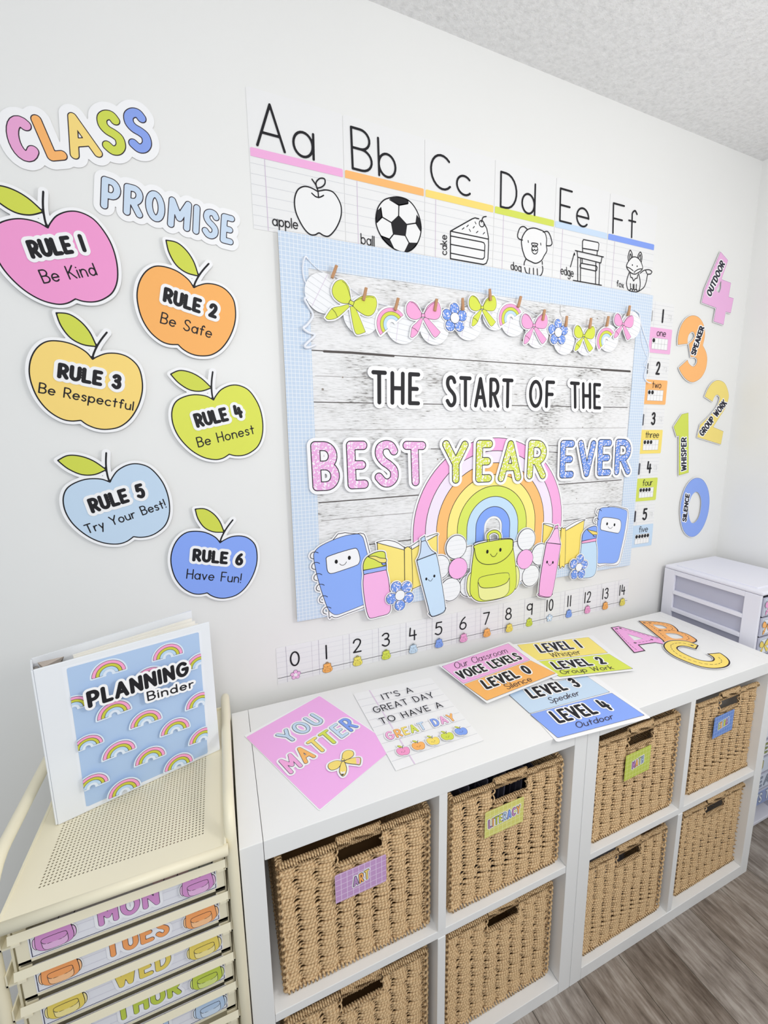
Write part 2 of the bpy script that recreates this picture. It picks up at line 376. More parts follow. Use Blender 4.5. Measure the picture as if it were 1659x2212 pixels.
#@@PART2
# ================================================================== SETTING
t = NT('wall_paint', 0.42, 0.35); co = t.coords((1, 1, 1)); t.col(t.mix(t.noise(co, 3, 2), (238, 238, 236), (241, 241, 239))); t.bump(t.noise(co, 160, 2), 0.06, 0.001); M_WALL = t.m
t = NT('ceiling_texture', 0.8, 0.1); co = t.coords((1, 1, 1)); nn = t.noise(co, 75, 5, .65)
t.col(t.ramp(nn, [(0.3, (222, 222, 222)), (0.5, (234, 234, 234)), (0.75, (242, 242, 242))])); t.bump(nn, 0.75, 0.006); M_CEIL = t.m
mats_pl = []
for k, (a, b, c_) in enumerate([((96, 84, 74), (138, 126, 115), (172, 162, 152)), ((90, 78, 68), (128, 116, 105), (160, 150, 140)), ((108, 98, 90), (150, 140, 131), (184, 176, 168))]):
    t = NT('laminate_%d' % k, 0.5, 0.3); co = t.coords((11, 2.0, 1), 'Object', (k*3.1, k*1.7, 0)); n1 = t.noise(co, 4, 8, .66)
    co2 = t.coords((55, 4, 1), 'Object', (k, 0, 0)); n2 = t.noise(co2, 3, 4, .6); co3 = t.coords((3, 2.2, 1), 'Object', (k*5, 2, 0)); n3 = t.noise(co3, 3, 4, .6)
    f = t.math('ADD', t.math('MULTIPLY', n1, .55), t.math('ADD', t.math('MULTIPLY', n2, .22), t.math('MULTIPLY', n3, .3)))
    t.col(t.ramp(f, [(0.42, a), (0.53, b), (0.64, c_)])); t.bump(f, 0.15, 0.001); mats_pl.append(t.m)
X0, X1, Y0 = -1.05, 1.897, -1.35; ZC = 2.41
def slab(name, *a, m=None):
    b = MB(); b.box(*a); return tag(b.build(name, m), kind='structure')
slab('wall_back', X0, X1+.1, YW, YW+.1, -.02, ZC+.1, m=M_WALL)
slab('wall_right', X1, X1+.1, Y0, YW, -.02, ZC+.1, m=M_WALL)
slab('ceiling', X0, X1, Y0, YW, ZC, ZC+.1, m=M_CEIL)
fl = slab('floor', X0, X1, Y0, YW, -.05, -.008, m=mat((70, 62, 56)))
bb = MB(); bb.box(X0, X1-.012, YW-.012, YW, 0, .09, c=.003); tag(bb.build('baseboard_back', mat((238, 238, 238), .4)), kind='structure')
bb = MB(); bb.box(X1-.012, X1, Y0, YW, 0, .09, c=.003); tag(bb.build('baseboard_right', mat((238, 238, 238), .4)), kind='structure')
PLANK_MESH = {}
def plank(x0, x1, y0, y1, k):
    b = MB(); b.box(-(x1-x0)/2+.0006, (x1-x0)/2-.0006, -(y1-y0)/2+.0006, (y1-y0)/2-.0006, -.0075, 0, c=.0012)
    o = b.build('plank', mats_pl[k], fl); o.location = ((x0+x1)/2, (y0+y1)/2, 0)
    return o
i = 0; x = 0.945-0.15*16
while x < X1-.01:
    ys = [Y0, Y0+.1+((i*0.617) % 1)*.75, YW-.012]
    for y0, y1 in zip(ys[:-1], ys[1:]):
        if y1-y0 > .02: plank(max(x, X0), min(x+.15, X1-.012), y0, y1, (i*2+int(y0*3)) % 3)
    x += .15; i += 1
# ================================================================== CUBE SHELVES
t = NT('shelf_foil', 0.42, 0.35); co = t.coords((1, 1, 1)); t.col(t.mix(t.noise(co, 7, 2), (240, 240, 239), (244, 244, 243))); M_SH = t.m
def cube_shelf(x, label):
    r = empty('cube_shelf', (x, 0, 0), label, 'shelf', 'white two by two cube shelves along the wall')
    W, D, H, T = .765, .39, .765, .038; e = .0004; c = .0011
    for nm, bx in (('side_panel', (0, T-e, 0, D, 0, H)), ('side_panel', (W-T+e, W, 0, D, 0, H)), ('top_panel', (T+e, W-T-e, 0, D, H-T, H)),
                   ('bottom_panel', (T+e, W-T-e, 0, D, 0, T)), ('shelf', (T, W-T, .002, D-.004, .373, .392)),
                   ('divider', (.373, .392, .001, D-.004, .3921, H-T)), ('divider', (.373, .392, .001, D-.004, T, .3729))):
        b = MB(); b.box(*bx, c=c); b.build(nm, M_SH, r)
    return r
U1, U2 = 0.0, 0.7663
cube_shelf(U1, 'left white cube shelf, beside the cream trolley, holding the purple tagged basket')
cube_shelf(U2, 'right white cube shelf, beside the plastic drawer tower')
# ================================================================== BASKETS
def cord_mat():
    t = NT('paper_cord', 0.75, 0.15); tc = t.n('ShaderNodeTexCoord'); sp = t.n('ShaderNodeSeparateXYZ'); t.l(tc.outputs['UV'], sp.inputs[0])
    ph = t.math('FRACT', t.math('ADD', t.math('MULTIPLY', sp.outputs[0], 150.0), sp.outputs[1])); tri = t.math('ABSOLUTE', t.math('SUBTRACT', ph, .5))
    n = t.noise(t.coords((1, 1, 1)), 300, 3); n2 = t.noise(t.coords((1, 1, 1)), 12, 2)
    v = t.math('ADD', t.math('MULTIPLY', tri, 1.3), t.math('MULTIPLY', t.math('SUBTRACT', n, .5), .9))
    c1 = t.ramp(v, [(0.0, (150, 116, 80)), (0.22, (204, 170, 128)), (0.6, (232, 204, 162))])
    t.col(t.mix(t.math('MULTIPLY', n2, .5), c1, (220, 188, 142))); t.bump(tri, .4, 0.001); return t.m
M_CORD = cord_mat()
def tubes_np(paths, radii, sides=6, ysq=1.0):
    """list of (N,3) paths with radii -> one welded-per-strand mesh with uv along the cord"""
    V, L, Z, UV = [], [], [], []; base = 0
    th = 2*np.pi*np.arange(sides)/sides
    for P, R in zip(paths, radii):
        P = np.asarray(P, float); N = len(P); R = np.broadcast_to(R, (N,))
        T = np.gradient(P, axis=0); T /= np.linalg.norm(T, axis=1)[:, None]+1e-12
        ref = np.array([0, 0, 1.0]) if abs(T[:, 2].mean()) < .8 else np.array([0, 1.0, 0])
        A = np.cross(T, ref); A /= np.linalg.norm(A, axis=1)[:, None]+1e-9; B = np.cross(T, A)
        ring = P[:, None]+(A[:, None]*np.cos(th)[None, :, None]+B[:, None]*np.sin(th)[None, :, None])*R[:, None, None]
        V.append(ring.reshape(-1, 3)); s = np.concatenate([[0], np.cumsum(np.linalg.norm(np.diff(P, axis=0), axis=1))])
        UV.append(np.stack([np.repeat(s+(len(V)*.6180339 % 1)*.0067, sides), np.tile((th/(2*np.pi)+.5) % 1, N)], 1))
        i = np.arange(N-1)[:, None]*sides; k = np.arange(sides)[None]; k2 = (k+1) % sides
        q = np.stack([i+k, i+k2, i+sides+k2, i+sides+k], -1).reshape(-1, 4)+base
        L.append(q.ravel()); Z.append(np.full(len(q), 4)); base += N*sides
    return np.concatenate(V), (np.concatenate(L), np.concatenate(Z)), np.concatenate(UV)
BW, BD, BH = .296, .325, .298
def weave(width, x0, flip, hole=None, seed=0, step=.0035, top=BH-.019):
    """horizontal cords with a dip at each hidden stake"""
    rg = np.random.default_rng(seed); paths, radii = [], []; pitch = .0071; z = .009; per = width/8
    while z < top:
        xs = np.arange(0, width+1e-6, step); segs = [(0, width)]
        if hole and hole[2]-.003 < z < hole[3]+.003: segs = [(0, hole[0]-.004), (hole[1]+.004, width)]
        jit = rg.normal(0, .0005); sl = rg.uniform(.8, 1.25); sh = rg.normal(0, .0022)
        for a, b in segs:
            X = xs[(xs >= a) & (xs <= b)]; ph = ((X+sh-per*.3) / per) % 1.0; bump_ = np.exp(-((ph-.5)/.19)**2)
            zz = z+jit-.0011*np.sin(2*np.pi*ph)*sl+np.cumsum(rg.normal(0, .00012, len(X)))
            zz -= np.linspace(0, zz[-1]-z, len(zz))*.8
            yy = .0038*bump_*sl+rg.normal(0, .0003)
            P = np.stack([X, yy, zz], 1)
            if len(P) > 3: paths.append(P); radii.append(.0039-.0023*bump_*min(sl, 1.15))
        z += pitch*rg.uniform(.95, 1.05)
    return paths, radii
def coil(a, b, ru, rv, pitch, cr, seed=0, n=9):
    """cord wrapped round the straight line a-b"""
    a, b = np.array(a, float), np.array(b, float); L = np.linalg.norm(b-a); t = (b-a)/L; turns = L/pitch; N = int(turns*n)
    u = np.array([0, 1.0, 0]) if abs(t[1]) < .9 else np.array([1.0, 0, 0]); v = np.cross(t, u); ph = np.linspace(0, 2*np.pi*turns, N)
    rg = np.random.default_rng(seed); w = np.repeat(rg.normal(1, .05, int(turns)+2), n)[:N]
    return a+t*np.linspace(0, L, N)[:, None]+u*(np.cos(ph)*ru*w)[:, None]+v*(np.sin(ph)*rv*w)[:, None], cr
HOLE = (.107, .190, .243, .276)
def basket_meshes(seed):
    out = []
    P, R = weave(BW, 0, False, HOLE, seed); out.append(('front_weave', tubes_np(P, R, 6), True))
    for sx in (0, 1):
        P, R = weave(BD, 0, False, None, seed+5+sx, .006); P = [np.stack([np.full(len(p), sx*BW)-(1 if sx else -1)*p[:, 1], p[:, 0]+.003, p[:, 2]], 1) for p in P]
        out.append(('side_weave', tubes_np(P, R, 5), True))
    P, R = weave(BW, 0, False, None, seed+9, .012, .26); P = [np.stack([p[:, 0], BD-p[:, 1], p[:, 2]], 1) for p in P]; out.append(('back_weave', tubes_np(P, R, 4), True))
    c = .0019
    pr = [coil((.0, 0, BH-.014), (HOLE[0]-.002, 0, BH-.014), .0055, .0062, .0048, c, seed), coil((HOLE[1]+.002, 0, BH-.014), (BW, 0, BH-.014), .0055, .0062, .0048, c, seed+1),
          coil((0, 0, BH-.014), (0, BD, BH-.014), .0055, .006, .0056, c, seed+2, 7), coil((BW, 0, BH-.014), (BW, BD, BH-.014), .0055, .006, .0056, c, seed+3, 7), coil((0, BD, BH-.014), (BW, BD, BH-.014), .0055, .006, .006, c, seed+4, 7)]
    out.append(('rim', tubes_np([p for p, _ in pr], [r for _, r in pr], 5), True))
    pr = [coil((HOLE[0]-.002, -.0005, BH-.0095), (HOLE[1]+.002, -.0005, BH-.0095), .0055, .0118, .0039, .0019, seed)]
    out.append(('handle', tubes_np([pr[0][0]], [.0019], 6), True))
    pr = [coil((HOLE[0]-.002, 0, HOLE[2]-.004), (HOLE[1]+.002, 0, HOLE[2]-.004), .0045, .0042, .0058, .0017, seed), coil((HOLE[0]-.004, 0, HOLE[2]-.004), (HOLE[0]-.004, 0, HOLE[3]+.01), .004, .003, .02, .0019, seed), coil((HOLE[1]+.004, 0, HOLE[2]-.004), (HOLE[1]+.004, 0, HOLE[3]+.01), .004, .003, .02, .0019, seed)]
    out.append(('handle_edge', tubes_np([p for p, _ in pr], [r for _, r in pr], 5), True))
    pr = [coil((0, .001, .006), (BW, .001, .006), .0055, .0055, .0075, .0024, seed+6), coil((0, 0, .006), (0, BD, .006), .005, .005, .009, .0024, seed+7, 6), coil((BW, 0, .006), (BW, BD, .006), .005, .005, .009, .0024, seed+8, 6)]
    out.append(('bottom_edge', tubes_np([p for p, _ in pr], [r for _, r in pr], 5), True))
    for cx, cy in ((.0, .0), (BW, .0), (0, BD), (BW, BD)):
        pr = coil((cx, cy, .006), (cx, cy, BH-.014), .0042, .0042, .016, .0028, seed+11); out.append(('corner_post', tubes_np([pr[0]], [.0028], 5), True))
    return out
def hidden(v):
    return v
def make_basket(seed, loc, label):
    r = empty('basket', loc, label, 'basket', 'woven cord baskets in the cube shelves')
    for nm, (V, F, UV), st in basket_meshes(seed):
        o = mesh_obj(nm, V, F, M_CORD, r, smooth=True, uvs=UV); o['kind'] = 'stuff'
    b = MB(); b.box(.004, BW-.004, .004, BD-.004, .004, .008); b.build('base', mat((150, 118, 80)), r)
    return r
def dup_tree(src, loc, label):
    r = src.copy(); COL.objects.link(r); r.location = loc; r['label'] = label
    for ch in src.children:
        c = ch.copy(); COL.objects.link(c); c.parent = r
    return r
S1, S0 = .3925, .0385
BSK = [((.0625, .024, S1), 'woven basket with a purple name card, upper left cube of the left shelf'),
       ((.4165, .024, S1), 'woven basket with a yellow name card, upper right cube of the left shelf'),
       ((U2+.0655, .024, S1), 'woven basket with a green name card, upper left cube of the right shelf'),
       ((U2+.4415, .026, S1), 'woven basket with a blue name card, upper right cube of the right shelf'),
       ((.060, .026, S0), 'woven basket without a card, directly below the purple tagged basket'),
       ((.4135, .030, S0), 'woven basket without a card, directly below the yellow tagged basket'),
       ((U2+.0595, .022, S0), 'woven basket without a card, directly below the green tagged basket'),
       ((U2+.4365, .026, S0), 'woven basket without a card, directly below the blue tagged basket, lowest at right')]
basket_protos = [make_basket(1, *BSK[0]), make_basket(31, *BSK[1])]
for k in range(2, 8): dup_tree(basket_protos[(k+k//4) % 2], *BSK[k])
# folders in the yellow tagged basket
M_F = [mat((58, 58, 70), .4), mat((84, 84, 98), .4), mat((36, 36, 46), .4)]
for k in range(13):
    b = MB(); b.box(0, .0035, 0, .24, 0, .255+.012*((k*7) % 3), c=.001); xx = .4165+.02+k*.0165
    o = b.build('file_folder', M_F[k % 3]); o.location = (xx, .05, S1+.0095); o.rotation_euler = (0, math.radians(4), 0)
    tag(o, 'dark grey file folder standing in the yellow tagged basket', 'folder', 'dark folders filed in the yellow tagged basket')
# clear pouch glint in the two lower right baskets
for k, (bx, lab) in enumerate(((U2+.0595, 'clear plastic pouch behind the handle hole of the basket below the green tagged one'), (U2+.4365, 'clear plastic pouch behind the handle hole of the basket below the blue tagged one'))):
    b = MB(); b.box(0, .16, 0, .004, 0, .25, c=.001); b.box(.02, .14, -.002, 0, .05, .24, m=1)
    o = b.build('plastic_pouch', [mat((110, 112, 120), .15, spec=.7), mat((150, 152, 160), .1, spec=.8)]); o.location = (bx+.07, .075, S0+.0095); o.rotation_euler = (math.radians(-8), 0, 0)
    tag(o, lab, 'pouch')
# ---------------- name cards on the baskets
def name_card(bx, by, x0, x1, z0, z1, tilt, base, line, word, cols, label, tw):
    pl = Plane((bx, by, 0), (1, 0, 0), (0, 0, 1))
    A = Art(pl, 'name_card', label, 'card', 'gridded name cards on the baskets', h=.0015)
    gm = grid_mat('card_grid_%s' % word.lower(), base, line, .0118, .0011)
    A.part('card').add(rect(x0-bx, x1-bx, z0, z1), gm, thick=.001, cell=.003)
    cx, cz = (x0+x1)/2-bx, (z0+z1)/2; hh = .0115
    q = text(word, (cx-tw/2, cz-hh), (cx+tw/2, cz-hh*.55), (cx-tw/2-.001, cz+hh), .0022, .5)
    A.part('lettering'); A.add(flat(q), WHITE, .0022, cell=.0008)
    A.add(flat(q), (60, 50, 80), .0004, cell=.0006)
    for g, c in zip(q, cols): A.add(g, c, -.0006, cell=.0005, dh=0)
    r = A.done(); r.rotation_euler = (0, 0, math.radians(tilt)); return r
name_card(.0625, .0185, .1600, .2640, .557, .6200, 1, (203, 160, 208), (235, 215, 240), 'ART', [(190, 150, 200), ORANGE, YELLOW], 'purple gridded name card reading ART on a basket', .034)
name_card(.4165, .0185, .4950, .6010, .558, .6235, 1, (222, 218, 122), (240, 238, 170), 'LITERACY', [(190, 140, 180), ORANGE, (190, 200, 70), GREEN, LBLUE, BLUE, (215, 150, 200), ORANGE], 'yellow gridded name card reading LITERACY on a basket', .088)
name_card(U2+.0655, .0185, .9230, 1.0200, .548, .6220, 2, (200, 212, 92), (226, 232, 150), 'MATH', [(190, 130, 190), ORANGE, (196, 210, 110), (190, 210, 235)], 'green gridded name card reading MATH on a basket', .045)
name_card(U2+.4415, .0185, 1.2790, 1.3760, .560, .6280, 2, (110, 145, 216), (165, 190, 238), 'EXTRAS', [(190, 210, 130), ORANGE, LBLUE, GREEN, (190, 140, 190), BLUE], 'blue gridded name card reading EXTRAS on a basket', .052)
# ================================================================== TROLLEY
CREAM = mat((240, 232, 205), .38, 'cream_enamel', spec=.5)
cart = empty('drawer_trolley', (-.16, .16, 0), 'cream metal drawer trolley with perforated top beside the left cube shelf', 'trolley')
OX, OY = -.16, .16
def cpart(mb, name, m=CREAM, smooth=False, parent=cart): return mb.build(name, m, parent, org=(OX, OY, 0), smooth=smooth)
TX0, TX1, TY0, TY1, TZ = -.297, -.021, -.016, .362, .800
# top tray with a grid of round holes
pit = .0052; hx0, hx1, hy0, hy1 = -.268, -.046, .018, .336; nx = int((hx1-hx0)/pit); ny = int((hy1-hy0)/pit)
cxs = hx0+(np.arange(nx)+.5)*pit; cys = hy0+(np.arange(ny)+.5)*pit
gx, gy = np.meshgrid(cxs, cys, indexing='ij'); gx = gx.ravel(); gy = gy.ravel(); n = len(gx)
a8 = np.radians(np.arange(8)*45+0); sq = np.array([(1, 0), (1, 1), (0, 1), (-1, 1), (-1, 0), (-1, -1), (0, -1), (1, -1)])*pit/2; hr = pit*.30
outer = np.stack([gx[:, None]+sq[:, 0], gy[:, None]+sq[:, 1], np.full((n, 8), TZ)], -1)
inner = np.stack([gx[:, None]+hr*np.cos(a8), gy[:, None]+hr*np.sin(a8), np.full((n, 8), TZ)], -1)
low = inner-np.array([0, 0, .0012]); V = np.concatenate([outer, inner, low], 1).reshape(-1, 3); base = (np.arange(n)*24)[:, None, None]
k = np.arange(8); k2 = (k+1) % 8
F = np.concatenate([np.stack([k, k2, k2+8, k+8], 1), np.stack([k+8, k2+8, k2+16, k+16], 1)])[None]+base
V = V-np.array([OX, OY, 0])
o = mesh_obj('perforated_panel', V, (F.reshape(-1), np.full(n*16, 4)), CREAM, cart); o['kind'] = 'stuff'
xe, ye = hx0+nx*pit, hy0+ny*pit
b = MB(); b.box(TX0, hx0, TY0, TY1, TZ-.0015, TZ); b.box(xe, TX1, TY0, TY1, TZ-.0015, TZ); b.box(hx0, xe, TY0, hy0, TZ-.0015, TZ); b.box(hx0, xe, ye, TY1, TZ-.0015, TZ); cpart(b, 'top_tray')
b = MB(); b.tube([(TX0-.004, TY0-.002, TZ-.008), (TX1+.006, TY0-.002, TZ-.008)], .0085, 14); cpart(b, 'front_rail', smooth=True)
b = MB(); b.box(TX1, TX1+.004, TY0, TY1, TZ-.018, TZ+.004, c=.001); b.box(TX0-.004, TX0, TY0, TY1, TZ-.018, TZ+.001, c=.0005); b.box(TX0, TX1, TY1, TY1+.004, TZ-.018, TZ+.004, c=.001); cpart(b, 'tray_rim')
for xt, xb in ((-.0105, -.0105), (-.318, -.318)):
    zt = .842; yf, yb = (-.004, .372) if xt > -.1 else (.0, .372); R = .05 if xt > -.1 else .075
    path = [(xt, yf, .06), (xt, yf, .5), (xt, yf, .7), (xt, yf, zt-R)]+[(xt, y, z) for y, z in arc(yf+R, zt-R, R, 180, 90, 8)][1:]+[(xt, .2, zt)]+[(xt, y, z) for y, z in arc(yb-.045, zt-.045, .045, 90, 0, 7)]+[(xt, yb, .5), (xt, yb, .06)]
    b = MB(); b.tube(path, .0088, 14); o = cpart(b, 'side_frame', smooth=True)
    for yy in (yf, yb):
        b = MB(); b.tube([(xt-.008, yy, .026), (xt+.008, yy, .026)], .026, 16); c_ = cpart(b, 'caster', mat((200, 196, 186), .5))
LIPZ = [.7675-.0613*k for k in range(10)]
def side_bracket(xa, xb, nm='runner'):
    for z in LIPZ:
        b = MB(); b.box(xa, xb, -.004, .36, z-.026, z-.023); b.box(xa, xa+.002, -.004, .36, z-.026, z-.006) if xa < -.2 else b.box(xb-.002, xb, -.004, .36, z-.026, z-.006); cpart(b, nm)
side_bracket(-.309, -.294); side_bracket(-.026, -.0195)
for x0_, x1_ in ((-.3015, -.2985), (-.0195, -.0175)):
    b = MB(); b.box(x0_, x1_, .004, .36, .12, .79); cpart(b, 'side_panel')
b = MB(); b.box(-.30, -.02, .36, .3615, .12, .79); cpart(b, 'back_panel')
for k, z in enumerate(LIPZ):
    b = MB(); ys, yf_ = .0, -.03
    # folded front lip: slanted rail, then a low front wall, floor and sides
    x0_, x1_ = -.2965, -.0215
    vs = [(x0_, -.0095, z), (x1_, -.0095, z), (x1_, -.0125, z-.0125), (x0_, -.0125, z-.0125), (x1_, -.0100, z-.0150), (x0_, -.0100, z-.0150), (x1_, -.0085, z-.012), (x0_, -.0085, z-.012)]
    b.add(vs, [(3, 2, 1, 0), (5, 4, 2, 3), (7, 6, 4, 5), (0, 1, 6, 7), (0, 7, 5, 3), (1, 2, 4, 6)]); d = cpart(b, 'drawer_lip')
    q = MB(); q.box(x0_+.004, x1_-.004, -.002, .35, z-.0605, z-.0592); cpart(q, 'drawer_floor', parent=cart)
    q = MB(); q.box(x0_+.004, x1_-.004, -.0028, -.0016, z-.0605, z-.0565); q.box(x0_+.004, x0_+.018, -.0028, -.0016, z-.0605, z-.004); q.box(x1_-.018, x1_-.004, -.0028, -.0016, z-.0605, z-.004)
    for sgn, xx in ((1, x0_+.018), (-1, x1_-.018)):
        q.add([(xx, -.0022, z-.0565)]+[(xx+sgn*(.010-.010*math.sin(math.radians(a))), -.0022, z-.0465-.010*math.cos(math.radians(a))) for a in range(0, 91, 15)], [tuple(range(8))])
    cpart(q, 'drawer_front')
    for xs0 in (x0_+.002, x1_-.004): q = MB(); q.box(xs0, xs0+.002, 0, .35, z-.060, z-.004); cpart(q, 'drawer_side')
    for xx in (x0_+.003, x1_-.013):
        q = MB(); q.box(xx, xx+.010, -.0120, -.0090, z-.0190, z-.0135, c=.0008); cpart(q, 'drawer_clip')
# ================================================================== BINDER
BA, BB_ = np.array([-.2735, .1335]), np.array([-.0245, .2165]); dirx = (BB_-BA)/np.linalg.norm(BB_-BA); BL_ = np.linalg.norm(BB_-BA)
BZ0, BZ1 = TZ+.0006, 1.081
ang = math.atan2(dirx[1], dirx[0])
binder = empty('planning_binder', (BA[0], BA[1], BZ0), 'white ring binder with a rainbow cover sheet standing open on the cream trolley', 'binder')
binder.rotation_euler = (0, 0, ang)
VIN = mat((236, 239, 243), .3, 'white_vinyl', spec=.5); HB = BZ1-BZ0
def bpart(mb, nm, m, **k): return mb.build(nm, m, binder, **k)
b = MB(); b.box(0, BL_, 0, .003, 0, HB, c=.0012); bpart(b, 'front_cover', VIN)
b = MB(); b.box(-.003, .0, .001, .048, .001, HB-.001, c=.0012); bpart(b, 'spine', VIN)
bc = MB(); a2 = math.radians(8); L2 = .256
pts = [(0, .047), (L2*math.cos(a2), .047+L2*math.sin(a2)), (L2*math.cos(a2)-.003*math.sin(a2), .047+L2*math.sin(a2)+.003), (-.001, .050)]
vs = [(x, y, z) for z in (0, HB) for x, y in pts]; bc.add(vs, [(3, 2, 1, 0), (4, 5, 6, 7), (0, 1, 5, 4), (1, 2, 6, 5), (2, 3, 7, 6), (3, 0, 4, 7)]); bpart(bc, 'back_cover', VIN)
b = MB()
for q in range(4):
    a3 = math.radians(6.5-q*2.2); yy = .040-q*.009; L3 = .222
    b.add([(x, y, z) for z in (.012, HB-.010) for x, y in ((.052, yy), (.028+L3*math.cos(a3), yy+L3*math.sin(a3)), (.028+L3*math.cos(a3), yy+L3*math.sin(a3)+.003), (.052, yy+.003))], [(3, 2, 1, 0), (4, 5, 6, 7), (0, 1, 5, 4), (1, 2, 6, 5), (2, 3, 7, 6), (3, 0, 4, 7)])
bpart(b, 'page_block', mat((246, 243, 234), .7))
STEEL = mat((150, 142, 134), .25, 'steel', metal=.9)
b = MB()
for zz in (.03, .14, .245): b.tube([(.012+x, .025+y, zz) for x, y in arc(.004, 0, .017, 0, 360, 20)], .0016, 8)
b.box(.000, .006, .008, .042, .012, HB-.012, c=.001); bpart(b, 'ring_mechanism', STEEL)
b = MB(); b.add([(.010, .010, HB-.006), (.036, .012, HB-.006), (.040, .036, HB-.006), (.006, .040, HB-.006), (.014, .016, HB-.014), (.030, .018, HB-.014), (.032, .030, HB-.014), (.012, .034, HB-.014)], [(0, 1, 5, 4), (1, 2, 6, 5), (2, 3, 7, 6), (3, 0, 4, 7), (4, 5, 6, 7)]); bpart(b, 'sheet_lifter', STEEL)
BPL = Plane((BA[0], BA[1], 0), (dirx[0], dirx[1], 0), (0, 0, 1))
def small_rainbow(A, c, R, rot, clip=None, lw=.0009, white=True, cell=.001, faces=((248, 165, 205), (205, 205, 70), (190, 218, 242)), hw=None, dh0=.0002, back=WHITE):
    """half rainbow of outer radius R about c, opening along rot"""
    def half(r, ext=0.0):
        a = np.linspace(rot, rot+math.pi, 22); p = np.stack([c[0]+r*np.cos(a), c[1]+r*np.sin(a)], 1)
        if ext:
            d = np.array([math.sin(rot), -math.cos(rot)])*ext; p = np.concatenate([[p[0]+d], p, [p[-1]+d]])
        return p
    r3 = R*.36; bands = [R, R*.78, R*.57, r3]; X = [CLIP(clip)] if clip else []
    if white: A.add([PG(half(R)), SUB(PG(half(R*.17, R*.4))), *X], back, R*.10, cell=cell*1.2, dh=dh0)
    hole = SUB(PG(half(r3, R*.2)))
    A.add([PG(half(R)), hole, *X], (70, 55, 75), 0, cell=cell, dh=dh0)
    for q, c_ in zip(range(3), faces):
        o_ = half(bands[q]-lw); i_ = half(bands[q+1]+lw*.3, R*.3); d = np.array([-math.sin(rot), math.cos(rot)])*lw
        A.add([PG(o_+d*0.0), SUB(PG(i_)), SUB(S(np.array([[c[0]-R*1.2*math.cos(rot), c[1]-R*1.2*math.sin(rot)], [c[0]+R*1.2*math.cos(rot), c[1]+R*1.2*math.sin(rot)]]), lw)), *X], c_, 0, cell=cell, dh=0)
    A.h += dh0
A = Art(BPL, 'cover_sheet', None, None, h=.0002)
q = BPL.uv(px('p', '322 492 1362 212 1432 1122 492 1560')); A.part('cover_sheet').add(PG(q), (238, 241, 246), thick=.0004, cell=.003)
q = BPL.uv(px('p', '357 497 1345 225 1413 1128 506 1532')); SKY = PG(q); A.add(SKY, (178, 203, 235), cell=.003)
A.part('rainbow_pattern')
rr = .0385
for ln in ('545 577 802 500', '1003 440 1225 380', '290 835 535 760', '850 640 1105 550', '1243 510 1460 450', '586 882 836 790', '832 940 1062 862', '1058 995 1270 922', '400 1118 628 1032', '626 1173 868 1078', '866 1213 1088 1124', '1084 1257 1292 1172', '1243 795 1450 720', '1266 1052 1465 980', '425 1410 665 1312', '665 1450 900 1346'):
    e_ = BPL.uv(px('p', ln)); c = e_.mean(0); d = e_[1]-e_[0]; small_rainbow(A, c, np.linalg.norm(d)/2, math.atan2(d[1], d[0]), SKY, lw=.0006, cell=.0009, back=(226, 236, 248))
A.part('lettering'); q1 = ptext(BPL, 0, 'p', 'PLANNING', '515 776 1262 530 495 655', .0032, .40); q2 = ptext(BPL, 0, 'p', 'Binder', '955 724 1300 622 944 655', .0013, .3)
A.add(flat(q1)+flat(q2), WHITE, .0042, cell=.001); A.add(flat(q1), BLACK, cell=.0008, dh=0); A.add(flat(q2), BLACK, cell=.0006)
r = A.done()
inv = binder.matrix_basis.inverted() if False else (Matrix.Translation(Vector((BA[0], BA[1], BZ0))) @ Matrix.Rotation(ang, 4, 'Z')).inverted()
for ch in list(r.children):
    M_ = inv @ Matrix.Translation(r.location); ch.data.transform(M_); ch.parent = binder
bpy.data.objects.remove(r)
# ================================================================== DRAWER TOWER
PLA = mat((236, 236, 246), .32, 'white_plastic', spec=.5); GREYD = mat((186, 187, 204), .3, 'smoky_plastic', spec=.5)
tw = empty('plastic_drawer_tower', (1.71, .24, 0), 'white plastic drawer tower with grey drawers in the corner past the shelves', 'drawers')
TO = (1.71, .24, 0); tx0, tx1, ty0, ty1, tz = 1.563, 1.862, .078, .412, .945
def tpart(mb, nm, m, par=tw, **k): return mb.build(nm, m, par, org=TO, **k)
b = MB(); b.box(tx0, tx1, ty0, ty1, tz-.014, tz-.002, c=.005); tpart(b, 'top_lid', PLA)
b = MB(); b.box(tx0+.025, tx1-.025, ty0+.03, ty1-.03, tz-.003, tz+.0015, c=.0012); tpart(b, 'lid_panel', PLA)
NB = 9; zb = .05; pz = (tz-.014-zb)/NB*1.0
for side in (0, 1):
    xx = tx0 if side == 0 else tx1-.010
    b = MB()
    b.box(xx, xx+.010, ty0+.004, ty0+.052, .03, tz-.0145, c=.002); b.box(xx, xx+.010, ty1-.042, ty1, .03, tz-.0145, c=.002)
    b.box(xx, xx+.010, ty0+.052, ty1-.042, tz-.032, tz-.0145, c=.001)
    rows = [tz-.032-k*.068 for k in range(13)]
    for z in rows[1:]: b.box(xx-.001, xx+.010, ty0+.052, ty1-.042, z-.006, z+.008, c=.001)
    tpart(b, 'side_frame', PLA)
for xx in (tx0+.0102, tx1-.0118): b = MB(); b.box(xx, xx+.0016, ty0+.008, ty1-.01, .034, tz-.016); tpart(b, 'side_liner', GREYD)
b = MB(); b.box(tx0+.01, tx1-.01, ty1-.01, ty1-.002, .03, tz-.016); tpart(b, 'back_panel', PLA)
b = MB(); b.box(tx0, tx1, ty0+.004, ty1, .02, .032, c=.002); tpart(b, 'foot', PLA)
